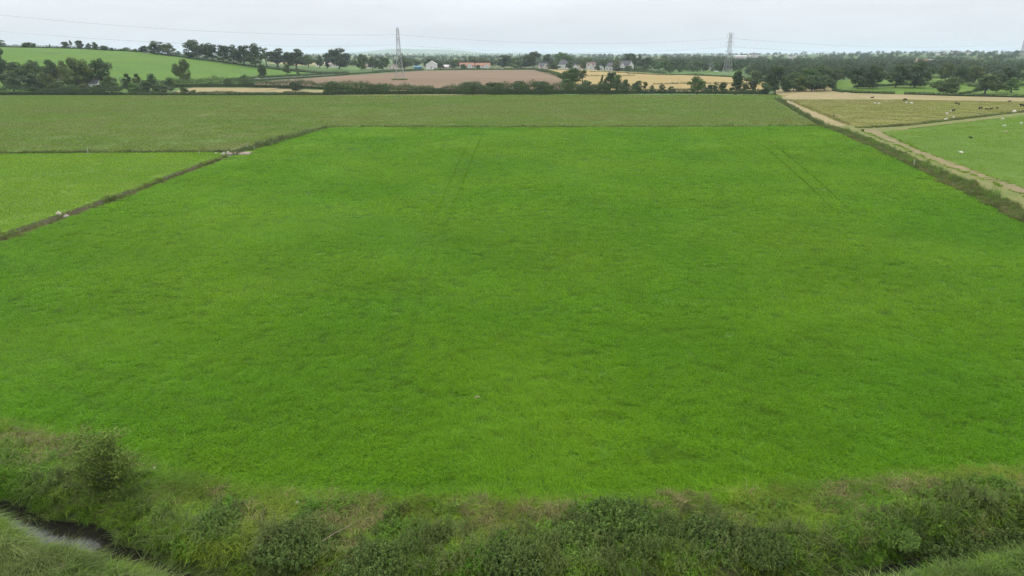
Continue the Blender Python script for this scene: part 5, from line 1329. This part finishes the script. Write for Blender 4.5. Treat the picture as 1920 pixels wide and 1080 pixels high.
def stone(label, x, y, z, s, seed, mat='stone', sq=(1, .8, .6), name='stone', cat='stone'):
    rs = np.random.RandomState(seed); bm = bmesh.new(); bmesh.ops.create_icosphere(bm, subdivisions=3, radius=s)
    for v in bm.verts:
        d = v.co.normalized(); k = 1 + .22 * math.sin(d.x * 4 + seed) * math.cos(d.y * 5 + seed * 2) + .12 * math.sin(d.z * 7 + seed * 3 + d.x * 6)
        v.co = Vector((v.co.x * k * sq[0], v.co.y * k * sq[1], v.co.z * k * sq[2]))
    me = bpy.data.meshes.new(name); bm.to_mesh(me); bm.free()
    o = link(name, me, M[mat]); o.location = (x, y, z); o.rotation_euler = (rs.uniform(-.2, .2), rs.uniform(-.2, .2), rs.uniform(0, 6))
    return tag(o, label, cat)
for px, py, s, lab in ((418, 290, .5, 'pale rubble block left of the plank bridge, nearer one'), (428, 286.5, .45, 'pale rubble block touching the plank bridge'), (405, 288, .28, 'smallest pale rubble lump left of the plank bridge'), (420, 287, .35, 'brownish rubble lump behind the nearer pale block')):
    x, y = gp(px, py); stone(lab, x, y, .1, s, int(px), sq=(1.4, .8, .6))
x, y = gp(110, 402); stone('white boulder leaning on the bank of the long straight ditch', x, y, .12, .42, 7, sq=(1.3, .7, .8))
x, y = gp(124, 404); stone('grey lump of spoil beside the white boulder', x, y, -.1, .4, 9, 'concrete')
x, y = gp(558, 946); stone('small pale stone on the grassy bank at the field edge, below the middle left', x, y, zbank(x, y) + .10, .13, 12)
x, y = gp(290, 881); stone('tiny pale stone at the field edge right of the olive bush', x, y, .12, .10, 14)
x, y = gp(893, 747); stone('bare brown molehill in the middle of the lush field', x, y, .06, .18, 15, 'timber', (1.3, .9, .5), 'molehill', 'molehill')
def fpost(px, py, h, lab, g=None):
    x, y = gp(px, py); m = MB(); m.tube((0, 0, -.3), (rnd.uniform(-.04, .04), 0, h), .07, .06, 8); m.tube((0, 0, h - .02), (0, 0, h + .05), .06, .02, 8)
    o = m.build('fence_post', M['post']); o.location = (x, y, 0); return tag(o, lab, 'post', g)
for px, py, h, lab in ((165, 287, 1.3, 'white post in the cross ditch behind the left meadow'), (374, 289, .9, 'short pale post left of the plank bridge'), (465, 276, 1.2, 'pale post beyond the plank bridge in the rough pasture'), (477, 280, 1.0, 'bluish white post just right of the plank bridge'),
                       (590, 235, 1.6, 'thin pale post at the far end of the long straight ditch'), (1713, 311, 1.5, 'white post standing in the broad ditch by the earth track'), (1455, 187, 1.8, 'white gatepost at the head of the straw path')):
    fpost(px, py, h, lab)
for k in range(30):
    px = 645 + k * 26.5 + rnd.uniform(-4, 4); py = 183.2 - (px - 640) / 800 * 4
    fpost(px, py, 1.0, 'thin post of the wire fence under the long front hedge', 'fence posts under the long hedge')
sx_, sy_ = gp(630, 1022)
m = MB(); m.path([(-.6, -.4, .55), (0, 0, .75), (.7, .45, .85)], [.02, .017, .012], 6)
o = m.build('dead_branch', M['timber']); o.location = (sx_, sy_, float(zbank(np.array([sx_]), np.array([sy_]))[0])); tag(o, 'bare pale stick lying on the weeds of the near bank', 'branch')

# hawthorn at the left of the bank: limbs, leaf sprays
def hawthorn():
    rs = np.random.RandomState(77); x, y = gp(206, 922)
    r = empty('hawthorn_bush', (x, y, float(zbank(np.array([x]), np.array([y]))[0]))); tag(r, 'tall olive brown bush on the bank at the lower left', 'bush')
    t = MB(); C, N, lv = [], [], []
    H = 3.9
    for k in range(30):
        a = rs.uniform(0, 6.283); f = (k + .5) / 30; z = .5 + 3.2 * f; rad = 1.75 * math.sin(math.pi * min(1, .22 + .70 * f)) ** .8 * rs.uniform(.55, 1.0)
        tip = Vector((math.cos(a) * rad, math.sin(a) * rad, z + .1)); base = Vector((rs.normal(0, .12), rs.normal(0, .12), z * rs.uniform(.25, .55)))
        t.path([Vector((0, 0, -.2)), base, base.lerp(tip, .6) + Vector((0, 0, .12)), tip], [.05, .035, .02, .008], 5)
        for j in range(9):
            u = rs.uniform(.35, 1.08); c = base.lerp(tip, u) + Vector(rs.normal(0, .2, 3)); m_ = 42
            p = np.array(c) + rs.normal(0, 1, (m_, 3)) * np.array([.22, .22, .11]); C.append(p); N.append(rs.normal(0, .5, (m_, 3)) + np.array([0, 0, 1])); lv.append(np.full(m_, rs.uniform(.1, .9)) + rs.normal(0, .15, m_))
    V = leaf_cards(np.concatenate(C), np.concatenate(N), .115, rs, .6)
    f = bpy.data.objects.new('crown', leaf_mesh('crown', V, np.concatenate(lv), M['leaf'])); col.objects.link(f); f.parent = r; f.color = (1.55, 1.45, .85, 1); r.scale = (1.15, 1.15, 1.06)
    t.build('trunk', M['bark'], r)
hawthorn()
# separate clumps of tall weeds that stand out from the bank
def weed_clump_proto(seed, rad, hh):
    rs = np.random.RandomState(seed); C, N, lv = [], [], []; st = MB()
    for k in range(int(95 * rad * rad)):
        a, q = rs.uniform(0, 6.283), rad * math.sqrt(rs.uniform()); h = hh * (1 - .55 * (q / rad) ** 2) * rs.uniform(.75, 1.15)
        p0 = Vector((q * math.cos(a), q * math.sin(a), -.1)); p1 = p0 + Vector((rs.normal(0, .1), rs.normal(0, .1), h))
        st.tube(p0, p1, .012, .006, 3)
        m_ = 26; u = rs.uniform(.25, 1.02, m_)[:, None]; an = rs.uniform(0, 6.283, m_)
        p = np.array(p0) + (np.array(p1) - np.array(p0)) * u + np.stack([np.cos(an), np.sin(an), np.zeros(m_)], -1) * .09 * (1.25 - u)
        C.append(p); N.append(np.stack([np.cos(an) * .7, np.sin(an) * .7, np.full(m_, .9)], -1)); lv.append(np.full(m_, rs.uniform(.1, .8)) + rs.normal(0, .15, m_))
    V = leaf_cards(np.concatenate(C), np.concatenate(N), .17, rs, .42)
    fm = leaf_mesh('leaves', V, np.concatenate(lv), M['hedgeleaf'])
    sm = bpy.data.meshes.new('stems'); sm.from_pydata(st.v, [], st.f); sm.update(); sm.materials.append(M['bark'])
    return fm, sm
WC = [weed_clump_proto(s, 1.9, 1.5) for s in (1, 2, 3)]
for i, (px, py, s, tint, lab) in enumerate([
    (1160, 985, 1.15, 'mid', 'largest dark mound of willowherb on the bank, below the middle of the field'), (1085, 1010, .8, 'mid', 'dark weed mound at the left foot of the largest one'),
    (1335, 1005, .95, 'dark', 'dark weed mound with pale dead stalks, right of the largest one'), (1425, 1020, .75, 'dark', 'brown tinged weed mound in the lower right middle of the bank'),
    (1680, 985, .6, 'mid', 'small rounded weed mound right of the straw coloured patches'), (1800, 985, 1.1, 'dark', 'broad dark weed mound near the right corner of the bank'),
    (1885, 972, 1.0, 'dark', 'blackish weed mound at the right edge of the bank'), (405, 975, .7, 'mid', 'rounded nettle mound right of the olive bush'),
    (555, 1015, .9, 'dark', 'dark weed mound below the small pale stone'), (1500, 1045, .8, 'mid', 'grey green weed mound low on the right half of the bank'),
    (700, 1050, .8, 'dark', 'brown dark weed mound at the bottom edge left of centre'), (960, 1050, .9, 'dark', 'dark weed mound at the bottom edge near the centre')]):
    x, y = gp(px, py + 12); fm, sm = WC[i % 3]
    r = empty('weed_clump', (x, y, float(zbank(np.array([x]), np.array([y]))[0])), i * 1.3, (s * 1.05, s * 1.05, s * .8)); tag(r, lab, 'weed clump', 'weed mounds on the bank')
    f = bpy.data.objects.new('leaves', fm); col.objects.link(f); f.parent = r; f.color = {'mid': (1.75, 1.8, 1.25, 1), 'dark': (1.4, 1.35, 1.1, 1)}[tint]
    t = bpy.data.objects.new('stems', sm); col.objects.link(t); t.parent = r

# ------------------------------------------------------------------ haze
hz = MB(); hz.box((0, 0, 67), (46000, 46000, 180))
hm = bpy.data.materials.new('haze_air'); hm.use_nodes = True
hn, hl = hm.node_tree.nodes, hm.node_tree.links
hn.remove(hn['Principled BSDF'])
pv = hn.new('ShaderNodeVolumePrincipled')
pv.inputs['Color'].default_value = (0.70, 0.80, 0.92, 1); pv.inputs['Density'].default_value = 8e-5; pv.inputs['Anisotropy'].default_value = 0.0
hl.new(pv.outputs[0], hn['Material Output'].inputs['Volume'])
tag(hz.build('haze', hm), kind='stuff')
